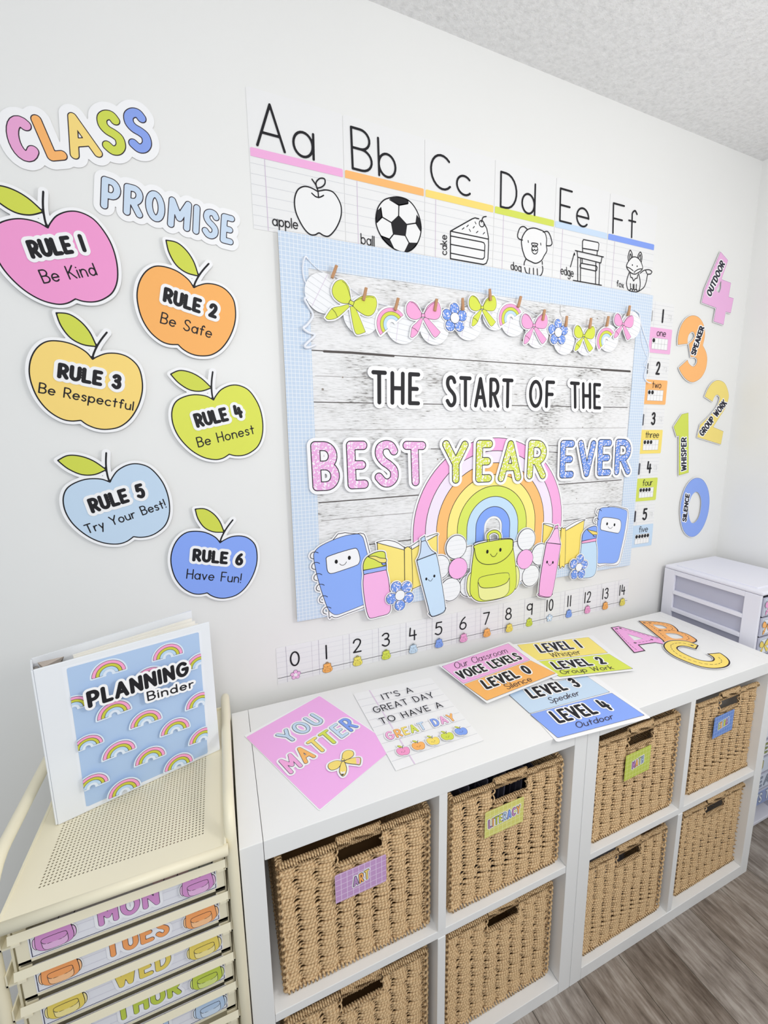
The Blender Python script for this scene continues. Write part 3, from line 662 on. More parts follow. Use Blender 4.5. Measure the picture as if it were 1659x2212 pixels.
bowc = [((244, 170, 215), 'pink'), ((255, 186, 110), 'orange'), ((246, 220, 110), 'yellow'), ((214, 226, 90), 'green'), (LBLUE, 'light blue'), (BLUE, 'blue')]
for k in range(12):
    z1 = tz-.022-k*.068; z0 = z1-.064; z0 = max(z0, .036)
    if z1-z0 < .03: break
    b = MB(); b.box(tx0+.012, tx1-.012, ty0, ty0+.006, z0, z1, c=.002); b.box(tx0+.013, tx0+.016, ty0+.006, ty1-.02, z0, z1-.008); b.box(tx1-.016, tx1-.013, ty0+.006, ty1-.02, z0, z1-.008); b.box(tx0+.013, tx1-.013, ty0+.006, ty1-.02, z0, z0+.003)
    d = tpart(b, 'drawer', GREYD)
    dl = MB(); dl.box(tx0+.018, tx1-.05, ty0-.001, ty0, z0+.006, z1-.004); tpart(dl, 'drawer_label', mat((226, 234, 244)), d)
# ================================================================== WALL ART
def cut(pl, name, label, cat, group=None, h=.0012): return Art(pl, name, label, cat, group, h)
# ---- apples: one drawing traced from the yellow apple, moved by similarity onto each spot
AH = .0085
src_body = WALL.uv(px('b', '535 205 535 205 495 160 420 118 340 99 270 102 215 138 180 200 170 275 185 352 222 432 280 500 350 545 410 560 468 556 468 556 505 582 560 603 620 608 690 594 750 550 795 480 820 400 821 325 800 250 750 198 690 173 620 170 565 188'), AH)
src_leaf = WALL.uv(px('a', '360 1410 360 1410 440 1418 515 1465 575 1535 618 1625 618 1625 530 1612 450 1568 390 1490'), AH)
src_stem = WALL.uv(px('b', '535 205 540 175 560 130 585 90 618 48'), AH)
N0, B0 = WALL.uv(px('b', '535 205 468 556'), AH)
def sim2(n, bt, scale=None):
    d0, d1 = B0-N0, bt-n; k = np.linalg.norm(d1)/np.linalg.norm(d0); a = math.atan2(d1[1], d1[0])-math.atan2(d0[1], d0[0]); c, s_ = math.cos(a)*k, math.sin(a)*k
    return lambda P: (np.asarray(P)-N0) @ np.array([[c, s_], [-s_, c]])+n
APPLES = [
 ('a', '307 868 483 1320', PINK, 'RULE 1', '205 1068 560 1022 160 948', 'Be Kind', '280 1225 628 1170 240 1135', 'pink paper apple reading RULE 1 Be Kind on the wall'),
 ('a', '1240 1250 1140 1612', ORANGE, 'RULE 2', '1040 1338 1385 1452 1052 1243', 'Be Safe', '1022 1475 1352 1575 1036 1402', 'orange paper apple reading RULE 2 Be Safe on the wall'),
 ('b', '535 205 468 556', YELLOW, 'RULE 3', '330 312 700 382 338 222', 'Be Respectful', '220 398 770 502 227 335', 'yellow paper apple reading RULE 3 Be Respectful on the wall'),
 ('b', '1235 440 1325 752', GREEN, 'RULE 4', '1138 602 1412 540 1112 520', 'Be Honest', '1146 715 1475 634 1130 655', 'lime green paper apple reading RULE 4 Be Honest on the wall'),
 ('b', '637 915 772 1228', LBLUE, 'RULE 5', '532 1096 848 998 500 1012', 'Try Your Best!', '505 1215 965 1060 480 1162', 'pale blue paper apple reading RULE 5 Try Your Best! on the wall'),
 ('b', '1272 1265 1198 1553', BLUE, 'RULE 6', '1110 1370 1403 1397 1116 1296', 'Have Fun!', '1075 1472 1392 1497 1082 1413', 'blue paper apple reading RULE 6 Have Fun! on the wall')]
for cr, nb, colr, t1, c1, t2, c2, lab in APPLES:
    n_, b_ = WALL.uv(px(cr, nb), AH); T = sim2(n_, b_); k = np.linalg.norm(b_-n_)/np.linalg.norm(B0-N0)
    body, leaf, stem = smooth(T(src_body)), smooth(T(src_leaf)), smooth(T(src_stem), False)
    A = cut(WALL, 'paper_apple', lab, 'apple', 'paper apples with the class rules', AH)
    A.part('backing').add([PG(body), PG(leaf), S(stem, .001)], WHITE, .0068, cell=.002, thick=.0012)
    A.part('apple_print').add([PG(body), PG(leaf), S(stem, .0003)], BLACK, .0014, cell=.0018)
    A.add(PG(body), colr, -.0011, cell=.0018, dh=0); A.add(PG(leaf), (214, 222, 84), -.0011, cell=.0015)
    A.part('rule_line', None).add(flat(ptext(WALL, AH, cr, t2, c2, .00125)), BLACK, cell=.0009)
    q = flat(ptext(WALL, AH, cr, t1, c1, .0036, .38))
    A.part('rule_sticker', 'white sticker with bold black rule number', .0008).add(q, WHITE, .0062, cell=.0013, thick=.0008); A.add(q, BLACK, cell=.001)
    r = A.done()
    c = (body.min(0)+body.max(0))/2-np.array([r.location.x, r.location.z])
    for dx, dz in ((-.03, .02), (.03, .02), (0, -.03)):
        b = MB(); b.box(c[0]+dx-.006, c[0]+dx+.006, 0.0012, AH-.0004, c[1]+dz-.006, c[1]+dz+.006); b.build('foam_pad', mat((225, 225, 225)), r)
# ---- CLASS / PROMISE
CP, CO_, CY, CG, CB = (238, 170, 215), (255, 186, 112), (252, 222, 132), (212, 222, 88), (142, 168, 240)
def bubble(A, letters, rb, fills, white_off, lw=.0017, pname='lettering', cell=.0012, thick=.0008):
    al = flat(letters); A.part('backing').add(al, WHITE, white_off, cell=.002, thick=thick)
    A.part(pname).add(al, (52, 42, 52), 0, cell=cell)
    by = {}
    for l_, f in zip(letters, fills): by.setdefault(id(f) if not isinstance(f, tuple) else f, [f, []])[1].extend(l_)
    for f, l_ in by.values(): A.add(l_, f, -lw, cell=cell, dh=0)
    A.h += .0002
L_ = [ptext(WALL, 0, 'a', ch, co, r)[0] for ch, co, r in (('C', '100 464 272 440 5 156', .0096), ('L', '316 449 448 438 185 148', .0088), ('A', '462 436 670 420 345 136', .0080), ('S', '672 414 826 400 596 116', .0088), ('S', '838 400 990 386 768 102', .0088))]
A = cut(WALL, 'word_cutout', 'multicoloured word CLASS with white border above PROMISE', 'word', h=.0022); bubble(A, L_, .009, [CP, CO_, CY, CG, CB], .0130); A.done()
L_ = [ptext(WALL, 0, 'a', ch, co, .0070)[0] for ch, co in zip('PROMISE', ('640 742 772 782 648 531', '785 785 917 814 793 577', '932 812 1062 852 926 612', '1067 862 1217 900 1081 663', '1229 906 1276 918 1238 713', '1286 924 1397 952 1299 734', '1404 962 1494 985 1415 770'))]
A = cut(WALL, 'word_cutout', 'pale blue word PROMISE with white border below CLASS', 'word', h=.0022); bubble(A, L_, .007, [(208, 225, 244)]*7, .0105); A.done()
# ---- alphabet posters
band = [(246, 180, 226), (255, 190, 118), (252, 222, 122), (216, 226, 96), (204, 224, 246), (136, 165, 244)]
LINEG, MARG = (205, 206, 212), (214, 196, 218)
PHh = .0012
POSTER = [
 ('Aa', 'c', '115 470 553 582 100 118', 'apple', 'c', '236 1064 430 1094 231 976'), ('Bb', 'c', '828 644 1164 728 814 316', 'ball', 'c', '896 1200 1000 1222 893 1112'),
 ('Cc', 'P', '930.5 405 1018 428 927 326', 'cake', 'c', '1540 1285 1540 1133 1484 1283'), ('Dd', 'd', '358 608 634 677 362 320', 'dog', 'd', '443 1092 527 1110 441 1020'),
 ('Ee', 'd', '820 718 1052 776 826 450', 'edge', 'd', '832 1128 934 1152 829 1052'), ('Ff', 'd', '1234 812 1422 856 1239 566', 'fox', 'd', '1268 1222 1324 1238 1268 1168')]
names6 = ['apple', 'ball', 'cake', 'dog', 'edge of a desk', 'fox']
def pic(k):
    W_ = WALL; l = lambda cr, co, cl=False, sm=True: pl_line(W_, PHh, cr, co, .00145, sm, cl); pg = lambda cr, co, sm=True: pl_poly(W_, PHh, cr, co, sm)
    if k == 0: return [l('c', '572 808 520 780 470 772 425 798 402 865 408 950 440 1030 480 1095 520 1130 555 1132 585 1118 620 1138 660 1140 710 1085 745 1005 750 930 730 870 690 815 640 798 598 803 572 808'), l('c', '580 855 575 800 560 760 532 718'), l('c', '568 782 562 742 590 712 625 715 628 750 605 775 568 785'), l('c', '530 822 560 848 590 852 618 838')], []
    if k == 1: return [l('c', '1110 857 1180 850 1250 875 1300 930 1335 1010 1346 1095 1325 1180 1280 1240 1220 1262 1150 1240 1080 1185 1030 1110 1008 1030 1020 940 1060 880', True)]+[l('c', q, False, False) for q in ('1178 990 1180 912', '1240 1055 1308 1045', '1228 1140 1255 1192', '1138 1130 1110 1165', '1122 1040 1055 1000', '1180 912 1112 870', '1180 912 1245 900', '1055 1000 1015 1040', '1055 1000 1045 930', '1110 1165 1045 1140')], [pg('c', q, False) for q in ('1178 985 1242 1055 1230 1142 1136 1130 1120 1040', '1108 860 1180 914 1252 900 1250 872 1180 850', '1312 980 1303 1047 1340 1108 1347 1080 1332 1010', '1322 1192 1253 1190 1218 1262 1262 1252 1304 1220', '1042 1138 1112 1164 1148 1240 1100 1208 1056 1165', '1045 928 1057 1000 1012 1040 1006 1008 1020 950')]
    if k == 2: return [l('P', q, c_, s_) for q, c_, s_ in (('972.8 499.7 972.8 559', 0, 0), ('972.8 499.7 1020 473 1026 471 1034 473', 0, 0), ('1045 482 1051 494 1054.5 512 1054.9 530 1053.5 560 1050 569 1044 571.5 972.8 559', 0, 0), ('972.8 499.7 1054.9 517', 0, 0), ('972.8 510 1040 523 1045 525 1047 530 1046 556 1043 560 1038 560 972.8 547', 0, 0), ('972.8 528 1046 542', 0, 0))]+[S(ring_pts(WALL.uv([(1039.6, 484)])[0], .0078, 24), .0013), l('P', '1040 480 1043 470 1050 468')]+[pl_line(WALL, PHh, 'd', q, .0011, False) for q in ('65 778 80 766', '100 758 113 745', '120 778 130 795', '150 768 160 756', '165 720 172 736', '175 805 188 793', '228 815 240 802')], []
    if k == 3: return [l('d', '575 780 620 768 665 780 705 800 722 850 720 900 724 945 702 985 682 1020 640 1042 600 1028 562 1005 542 960 530 910 528 860 545 815', True), l('d', '572 778 545 756 515 768 497 820 505 850 535 862'), l('d', '695 800 730 795 752 830 765 885 750 905 722 905'), S(ring_pts(WALL.uv(px('d', '628 937'))[0], .0108, 24, .0118), .0013), l('d', '578 866 580 880'), l('d', '676 886 677 900'), l('d', '610 932 618 945 628 934 636 945 648 938'), l('d', '562 1010 550 1035 548 1055'), l('d', '552 1075 565 1115 600 1132 650 1142 680 1133 693 1095 690 1065'), l('d', '688 1028 690 1050'), l('d', '590 1080 588 1125'), l('d', '620 1080 622 1134'), l('d', '650 1085 652 1134'), l('d', '606 886 652 891 640 912 618 912', True)], []
    if k == 4: return [l('d', q, c_, 0) for q, c_ in (('1010 858 1122 880 1130 892 1124 945 1002 925 1003 872', 1), ('1003 930 1003 953', 0), ('1118 948 1115 980', 0), ('946 943 1166 993', 0), ('960 950 965 995 1145 1040 1155 992', 0), ('965 1000 965 1180', 0), ('988 1006 986 1186', 0), ('1107 1030 1104 1202', 0), ('1136 1040 1131 1208', 0), ('995 1042 1110 1063 1117 1075 1112 1098 1102 1102 990 1078 983 1066 986 1048', 1), ('1000 1008 1000 1040', 0), ('930 1175 1150 1213', 0), ('908 1070 938 965', 0))], [pg('d', '930 978 940 955 946 982', False)]
    return [l('d', q, c_, s_) for q, c_, s_ in (('1345 1068 1362 1025 1395 994 1430 1000 1458 1035 1469 1085 1430 1118 1404 1126 1372 1110', 1, 1), ('1360 1020 1358 985 1373 940 1388 965 1392 994', 0, 1), ('1370 1005 1370 985 1375 968 1382 985 1383 998', 0, 1), ('1430 1000 1440 970 1455 955 1466 990 1460 1035', 0, 1), ('1438 1004 1446 985 1452 975 1455 1000 1452 1020', 0, 1), ('1347 1070 1372 1082 1396 1100', 0, 1), ('1467 1086 1440 1088 1412 1104', 0, 1), ('1366 1114 1346 1180 1350 1230 1368 1255 1420 1265 1444 1248 1452 1190 1440 1122', 0, 1), ('1372 1120 1378 1150 1390 1155 1400 1180 1415 1160 1428 1158 1434 1130', 0, 0), ('1376 1200 1378 1245', 0, 1), ('1396 1205 1397 1245', 0, 1), ('1404 1205 1404 1248', 0, 1), ('1422 1205 1420 1250', 0, 1), ('1452 1120 1480 1098 1520 1092 1543 1108 1530 1126 1510 1130 1500 1180 1480 1230 1436 1262', 0, 1), ('1494 1098 1500 1112 1510 1130', 0, 1), ('1370 1250 1380 1240 1392 1248 1388 1262', 0, 1), ('1405 1255 1415 1245 1428 1252 1424 1266', 0, 1))]+[S(ring_pts(WALL.uv(px('d', '1404 1112'))[0], .0022, 12), .0009)], [DISC(WALL.uv(px('d', q))[0], .0026, 12) for q in ('1388 1057', '1425 1066')]
for k, (cc, cr, co, wd_, cr2, co2) in enumerate(POSTER):
    x0 = .1225+.2096*k; x1 = x0+.2085; zt_, zb_ = 2.166, 1.891
    if k >= 2: pass
    A = cut(WALL, 'alphabet_poster', 'alphabet poster %s with a line drawing of %s %s' % (cc, 'an' if names6[k][0] in 'ae' else 'a', names6[k]), 'poster', 'alphabet posters in a row above the board', PHh)
    A.part('sheet').add(rect(x0, x1, zb_, zt_), (240, 240, 240), thick=.0011, cell=.004)
    ls = [S([(x0+.0006, 2.0215-.0205*i_), (x1-.0006, 2.0215-.0205*i_)], .00035) for i_ in range(7)]
    A.part('rule_lines').add(ls, LINEG, cell=.0012); A.add([S([(x0+.031, 2.034), (x0+.031, zb_+.001)], .0007)], MARG, cell=.0012)
    A.part('colour_band').add(rect(x0+.002, x1-.002, 2.035, 2.052), band[k], cell=.003)
    st, fi = pic(k)
    if k in (0, 1, 2, 3): pass
    A.part('picture')
    outl = st[0]
    if k != 2: A.add([PG(outl[1])], (243, 243, 243), cell=.002)
    if k == 2: A.add(PG(WALL.uv([(972.8, 499.7), (1024, 471), (1051, 494), (1054.9, 517), (1053.5, 565), (1044, 571.5), (972.8, 559)])), (243, 243, 243), cell=.002)
    A.add(st, BLACK, cell=.0009, dh=0)
    if fi: A.add(fi, BLACK, cell=.0009, dh=0)
    A.h += .0002
    A.part('lettering').add(flat(ptext(WALL, PHh, cr, cc, co, .0026, .24)), BLACK, cell=.0011, dh=0); A.add(flat(ptext(WALL, PHh, cr2, wd_, co2, .00115, .2)), BLACK, cell=.0008)
    A.done()
# ---- bulletin board
BX0, BX1, BZ0_, BZ1_ = .1725, 1.378, .962, 1.892; BT = .011
board = empty('bulletin_board', ((BX0+BX1)/2, YW-BT, (BZ0_+BZ1_)/2), 'bulletin board of pale wood planks print with blue gridded border', 'board')
BO = ((BX0+BX1)/2, YW-BT, (BZ0_+BZ1_)/2)
b = MB(); b.box(BX0+.001, BX1-.001, YW-BT, YW-.0006, BZ0_+.002, BZ1_-.001, c=.0008); b.build('foam_board', mat((222, 212, 198), .7), board, org=BO)
t = NT('whitewashed_wood_print', 0.5, 0.3); co = t.coords((3.0, 1, 26)); n1 = t.noise(co, 7, 10, .68); co2 = t.coords((14, 1, 110), 'Object', (3, 0, 1)); n2 = t.noise(co2, 3.5, 4, .6)
co3 = t.coords((2.2, 1, 5), 'Object', (1, 0, 2)); n3 = t.noise(co3, 2.6, 3, .5)
v = t.math('ADD', t.math('MULTIPLY', n2, .5), t.math('ADD', t.math('MULTIPLY', n1, .28), t.math('MULTIPLY', n3, .34)))
c1 = t.ramp(v, [(0.0, (90, 86, 84)), (0.445, (112, 108, 106)), (0.475, (196, 195, 194)), (0.52, (222, 222, 222)), (0.60, (240, 240, 241)), (1.0, (246, 246, 247))]); co4 = t.coords((2.5, 1, 3)); n4 = t.noise(co4, 3, 4, .6)
t.col(t.mix(t.ramp(n4, [(.45, (0, 0, 0)), (.75, (90, 90, 90))]), c1, (232, 226, 222))); M_WOOD = t.m
FB = Plane((0, YW-BT, 0), (1, 0, 0), (0, 0, 1))
A = Art(FB, 'tmp', None, None, h=.0006)
A.part('wood_print_paper').add(rect(BX0+.03, BX1-.03, BZ0_+.012, BZ1_-.03), M_WOOD, cell=.01)
SEAM = (84, 78, 76)
def seam(P_, w): return S(FB.uv(P_), w)
A.part('plank_lines').add([seam([(672, 756.4), (1361, 801)], .0012), seam([(700, 759), (760, 762), (850, 769)], .0028), seam([(1298, 799), (1361, 803)], .0022), seam([(678, 868.6), (1355, 880.2)], .0011), seam([(688.8, 1086), (907, 1069)], .0014), seam([(1206.8, 1046.5), (1342, 1036.5)], .0014), seam([(930.6, 969.5), (960, 970.5)], .001), seam([(1184, 962.5), (1344, 966)], .0009),
    seam([(1184, 976), (1204, 977)], .0008), seam([(796.7, 1176), (892, 1165.6)], .0014), seam([(1216, 1125), (1283, 1117.5)], .001)], SEAM, cell=.0012)
A.add([seam([(680, 929), (1352, 924)], .0005), seam([(694, 1125.5), (740, 1120), (893, 1107.5)], .0006), seam([(680, 812), (1100, 828), (1355, 838)], .0004), seam([(1210, 1090), (1340, 1083)], .0004), seam([(1210, 660), (1209, 674), (1212, 684)], .0006)], (140, 134, 132), cell=.0009)
A.add([DISC(FB.uv([q])[0], r_, 10) for q, r_ in (((697, 841), .0028), ((740, 815), .002), ((1030, 712), .0022), ((1091, 923), .0018), ((1258, 923), .0018), ((945, 992), .0022), ((1128, 735), .003), ((1245, 1077), .0018), ((1290, 688), .002))], (150, 140, 132), cell=.0008)
r = A.done()
for ch in list(r.children): ch.data.transform(Matrix.Translation(r.location-board.location)); ch.parent = board
bpy.data.objects.remove(r)
M_GRID = grid_mat('blue_grid_border', (204, 220, 239), (240, 245, 251), .0092, .0011, (0, 2))
def strip(x0, x1, z0, z1, lift):
    b = MB(); b.box(x0, x1, YW-BT-.0016-lift, YW-BT-.0008-lift, z0, z1); o = b.build('border_strip', M_GRID, board, org=(BO[0], BO[1], BO[2])); return o
xs_ = [BX0, .4200, .7130, .9470, 1.1590, 1.2790, BX1]
for k in range(6): strip(xs_[k], xs_[k+1]+(.002 if k < 5 else 0), BZ1_-.0705+(.001 if k % 2 else 0), BZ1_, .0007 if k % 2 else .0002)
for k, (z0, z1) in enumerate(((BZ0_, 1.29), (1.288, 1.61), (1.608, BZ1_-.069))): strip(BX0, BX0+.0645, z0, z1, .0004+.0005*(k % 2))
for k, (z0, z1) in enumerate(((BZ0_, 1.32), (1.318, 1.63), (1.628, BZ1_-.069))): strip(BX1-.066, BX1, z0, z1, .0004+.0005*(k % 2))
for k, (x0, x1) in enumerate(((BX0+.0645, .55), (.548, .93), (.928, BX1-.066))): strip(x0, x1, BZ0_, BZ0_+.045, .0003+.0004*(k % 2))
# ---- words on the board
def word(s, cr, co, lab, r=.0053):
    A = cut(FB, 'word_cutout', lab, 'word', h=.0055); q = flat(ptext(FB, .0055, cr, s, co, r, .42))
    A.part('backing').add(q, WHITE, .0100, cell=.0018, thick=.0009); A.part('lettering').add(q, BLACK, cell=.0012); A.done()
word('THE', 'e', '706 1106 1052 1114 704 860', 'black word THE on white, left of START on the board')
word('START', 'P', '962.5 879 1108 882 962 810.5', 'black word START on white, between THE and OF on the board')
word('OF', 'f', '524 1036 728 1039 528 811', 'black word OF on white, after START on the board')
word('THE', 'f', '855 1042 1100 1050 852 826', 'black word THE on white, right of OF on the board')
LET = [('B', 'g', '118 470 313 462 98 112', SP_PINK), ('E', 'g', '369 456 520 449 354 108', SP_PINK), ('S', 'g', '561 442 738 436 553 103', SP_PINK), ('T', 'g', '772 434 938 430 760 110', SP_PINK),
       ('Y', 'g', '1050 416 1236 413 1046 104', SP_GREEN), ('E', 'h', '174 464 310 458 182 115', SP_GREEN), ('A', 'h', '358 460 550 450 368 119', SP_GREEN), ('R', 'h', '590 436 748 434 608 114', SP_GREEN),
       ('E', 'h', '860 430 977 425 870 117', SP_BLUE), ('V', 'h', '1006 419 1152 416 1013 117', SP_BLUE), ('E', 'h', '1167 411 1280 407 1176 111', SP_BLUE), ('R', 'h', '1304 402 1436 398 1319 107', SP_BLUE)]
cn = {id(SP_PINK): 'pink', id(SP_GREEN): 'lime green', id(SP_BLUE): 'blue'}; wn = {id(SP_PINK): 'BEST', id(SP_GREEN): 'YEAR', id(SP_BLUE): 'EVER'}
where = ['first letter of BEST', 'second letter of BEST', 'third letter of BEST', 'last letter of BEST', 'first letter of YEAR', 'second letter of YEAR', 'third letter of YEAR', 'last letter of YEAR', 'first letter of EVER', 'second letter of EVER', 'third letter of EVER', 'last letter of EVER']
# ---- rainbow behind them
A = cut(FB, 'paper_rainbow', 'large pastel paper rainbow on the board behind the green backpack', 'rainbow', h=.0030)
RC = np.array([.7695, 1.1620]); RO = np.array([.268, .230, .1945, .1595, .1255, .0930, .0620, .0320]); zb_ = 1.072
def arch(R, zlow, kx=1.0):
    a = np.linspace(0, math.pi, 40); p = np.stack([RC[0]+R*np.cos(a)*kx, RC[1]+R*np.sin(a)], 1); return np.concatenate([[(RC[0]+R*kx, zlow)], p, [(RC[0]-R*kx, zlow)]])
hole = SUB(PG(arch(RO[-1]-.006, zb_-.05)))
A.part('backing').add([PG(arch(RO[0], zb_)), hole], WHITE, .0055, cell=.0025, thick=.0009)
cols7 = [(250, 178, 228), (246, 234, 250), (255, 196, 122), (255, 240, 140), (222, 236, 104), (200, 228, 250), (136, 172, 250)]
A.part('outline').add([PG(arch(RO[0], zb_)), SUB(PG(arch(RO[-1], zb_-.05)))], (60, 50, 52), .0005, cell=.002)
for k in range(7): A.part('arc_stripe').add([PG(arch(RO[k]-.0013, zb_+.001)), SUB(PG(arch(RO[k+1]+.0007, zb_-.05)))], cols7[k], cell=.0018, dh=0)
A.h += .0003; A.done()
for li_, ((ch, cr, co, m), wh) in enumerate(zip(LET, where)):
    A = cut(FB, 'letter_cutout', '%s speckled letter %s, %s on the board' % (cn[id(m)], ch, wh), 'letter', 'speckled letters of BEST YEAR EVER', .0070+.0008*(li_ % 2))
    q = ptext(FB, .0075, cr, ch, co, .0122)[0]
    A.part('backing').add(q, WHITE, .0082, cell=.0018, thick=.0009); A.part('outline').add(q, (38, 34, 42), 0, cell=.0012); A.part('letter_face').add(q, m, -.0024, cell=.0012); A.done()
# ---- friendly stationery along the bottom of the board
OUT = (52, 48, 56)
def sticker(name, lab, cat, h, shapes, eyes=None, group=None, pl=None, white=.0042, extra_white=()):
    """shapes: list of (part name, prim, colour); outline drawn round each"""
    pl = pl or FB; A = Art(pl, name, lab, cat, group, h)
    A.part('backing').add([p for _, p, _c in shapes]+list(extra_white), WHITE, white, cell=.0016, thick=.0009)
    for nm, p, c in shapes:
        A.part(nm)
        if c is None: A.add(p, OUT, 0, cell=.0009)
        else: A.add(p, OUT, .0008, cell=.0011); A.add(p, c, -.0010, cell=.0011)
    if eyes:
        A.part('face'); A.add(eyes, (24, 22, 26), cell=.0007)
    return A
def ln(cr, co, r=.0007, closed=False, sm=True): return pl_line(FB, .006, cr, co, r, sm, closed)
def pg(cr, co, sm=True): return pl_poly(FB, .006, cr, co, sm)
def eye(cr, co, rx, ry): return DISC(FB.uv(px(cr, co), .006)[0], rx, 16, ry)
def circ(cr, co, r, ry=None): return DISC(FB.uv(px(cr, co), .006)[0], r, 30, ry)
# open books first (they lie behind)
A = sticker('paper_book', 'open yellow paper book behind the pale blue highlighter', 'book', .0045, [
    ('pages', pg('g', '580 835 650 820 720 835 775 870 800 870 830 858 880 825 940 795 1008 773 1008 790 900 850 830 888 770 892 600 845'), (250, 250, 250)),
    ('cover', pg('g', '580 838 775 890 780 1182 600 1135', False), (255, 234, 130)), ('cover', pg('g', '825 888 1010 782 1012 1092 833 1170', False), (255, 234, 130)),
    ('spine', pg('g', '775 888 776 880 800 866 823 880 826 888 833 1170 800 1178 780 1182'), (255, 234, 130))]); A.done()
A = sticker('paper_book', 'open yellow paper book behind the pink highlighter', 'book', .0045, [
    ('pages', pg('h', '735 795 790 800 850 825 893 842 930 820 1000 780 1065 762 1066 775 980 825 912 858 870 852 750 810'), (250, 250, 250)),
    ('cover', pg('h', '733 800 875 852 862 1140 715 1100', False), (255, 230, 120)), ('cover', pg('h', '912 855 1065 768 1030 1085 905 1130', False), (255, 230, 120)),
    ('spine', pg('h', '875 852 893 838 912 855 905 1130 885 1142 862 1140'), (255, 230, 120))]); A.done()
# notebooks
def notebook(lab, cr, cover, pages, window, rings, eyes, smile, er):
    cv = pg(cr, cover); pgs = pg(cr, pages)
    A = Art(FB, 'paper_notebook', lab, 'notebook', None, .0055)
    rl = [ln(cr, r_, .0008) for r_ in rings]
    A.part('backing').add([cv, pgs]+rl, WHITE, .0042, cell=.0016, thick=.0009)
    A.part('pages').add(pgs, OUT, .0008, cell=.0012); A.add(pgs, (250, 250, 252), -.0010, cell=.0012)
    A.part('cover').add(cv, OUT, .0007, cell=.0012); A.add(cv, (146, 180, 252), -.0007, cell=.0012)
    w = pg(cr, window); A.part('name_window').add(w, OUT, .0008, cell=.0012); A.add(w, (250, 250, 252), -.0010, cell=.0012)
    A.part('face').add([eye(cr, e_, *er) for e_ in eyes]+[ln(cr, smile, .0007)], (24, 22, 26), cell=.0007)
    A.part('spiral_ring').add(rl, OUT, cell=.0008); A.done()
R1 = [(302, 410), (322, 555), (352, 710), (385, 855), (430, 1015), (478, 1170)]
rings = [' '.join('%g %g' % (x+dx, y+dy) for dx, dy in ((0, 0), (-32, -14), (-78, -8), (-108, 30), (-102, 68), (-62, 82))) for x, y in R1]
notebook('blue spiral paper notebook with a face, left of the pink water bottle', 'y', '255 395 330 320 500 235 680 172 840 150 890 168 925 215 960 350 1010 560 1060 800 1085 1000 1050 1065 925 1125 700 1215 560 1262 490 1240 440 1185 400 1090 330 880 270 650 240 470',
    '500 240 840 148 900 142 950 180 1010 400 1070 650 1120 930 1105 1080 930 1165 700 1250 560 1303 490 1285 450 1225', '410 500 412 480 445 455 620 395 800 347 840 362 862 410 878 490 868 540 830 580 650 645 500 692 450 685 425 640', rings, ('550 530', '730 477'), '597 560 618 576 645 578 672 562 692 532', (.0042, .0057))
rings2 = ['1202 692 1190 680 1175 678 1166 690 1164 704 1170 712', '1180 762 1168 752 1156 752 1148 764 1148 778 1156 786']
notebook('blue paper notebook with a face at the lower right board corner', 'h', '1185 690 1200 670 1240 663 1310 662 1385 680 1412 702 1405 780 1385 900 1360 1010 1340 1090 1305 1118 1230 1118 1165 1110 1163 1000 1168 850 1174 750',
    '1240 668 1390 672 1422 700 1420 790 1400 910 1372 1030 1352 1110 1318 1135 1240 1132 1168 1126 1180 900', '1212 750 1245 745 1335 758 1360 780 1360 830 1345 868 1320 872 1220 852 1195 838 1200 780', rings2, ('1248 797', '1308 805'), '1256 820 1266 833 1280 834 1292 822', (.0042, .0054))
# big flowers
PETW = (247, 248, 250)
def bigflower(lab, cr, petals, centre, rp, rc, h):
    A = Art(FB, 'paper_flower', lab, 'flower', 'large white paper flowers with pink centres', h)
    ps = [circ(cr, q, rp*k_, rp*1.04) for q, k_ in petals]; A.part('backing').add(ps, WHITE, .0038, cell=.0018, thick=.0009)
    for p_ in ps:
        A.part('petal').add(p_, OUT, .0008, cell=.0013); A.add(p_, PETW, -.0010, cell=.0013)
        c = p_[1].mean(0); A.add([S([(c[0]-rp*.8, c[1]+d_), (c[0]+rp*.8, c[1]+d_+.001)], .0003) for d_ in (-.022, -.008, .006, .020)], (214, 216, 220), cell=.0009, dh=.0001)
    A.part('centre').add(circ(cr, centre, rc, rc*1.02), OUT, .0005, cell=.0012); A.add(circ(cr, centre, rc, rc*1.02), (253, 186, 236), -.0008, cell=.0012); A.done()
bigflower('large white paper flower with pink centre, left of the green backpack', 'z', (('385 635', .98), ('745 520', .98), ('735 850', .98), ('512 900', 1.0), ('580 395', 1.0)), '598 648', .0345, .0320, .0066)
bigflower('large white paper flower with pink centre, right of the green backpack', 'h', (('505 1030', .98), ('520 1190', .98), ('625 1218', 1.0), ('700 1045', 1.0), ('588 925', 1.0)), '576 1084', .0345, .0315, .0066)
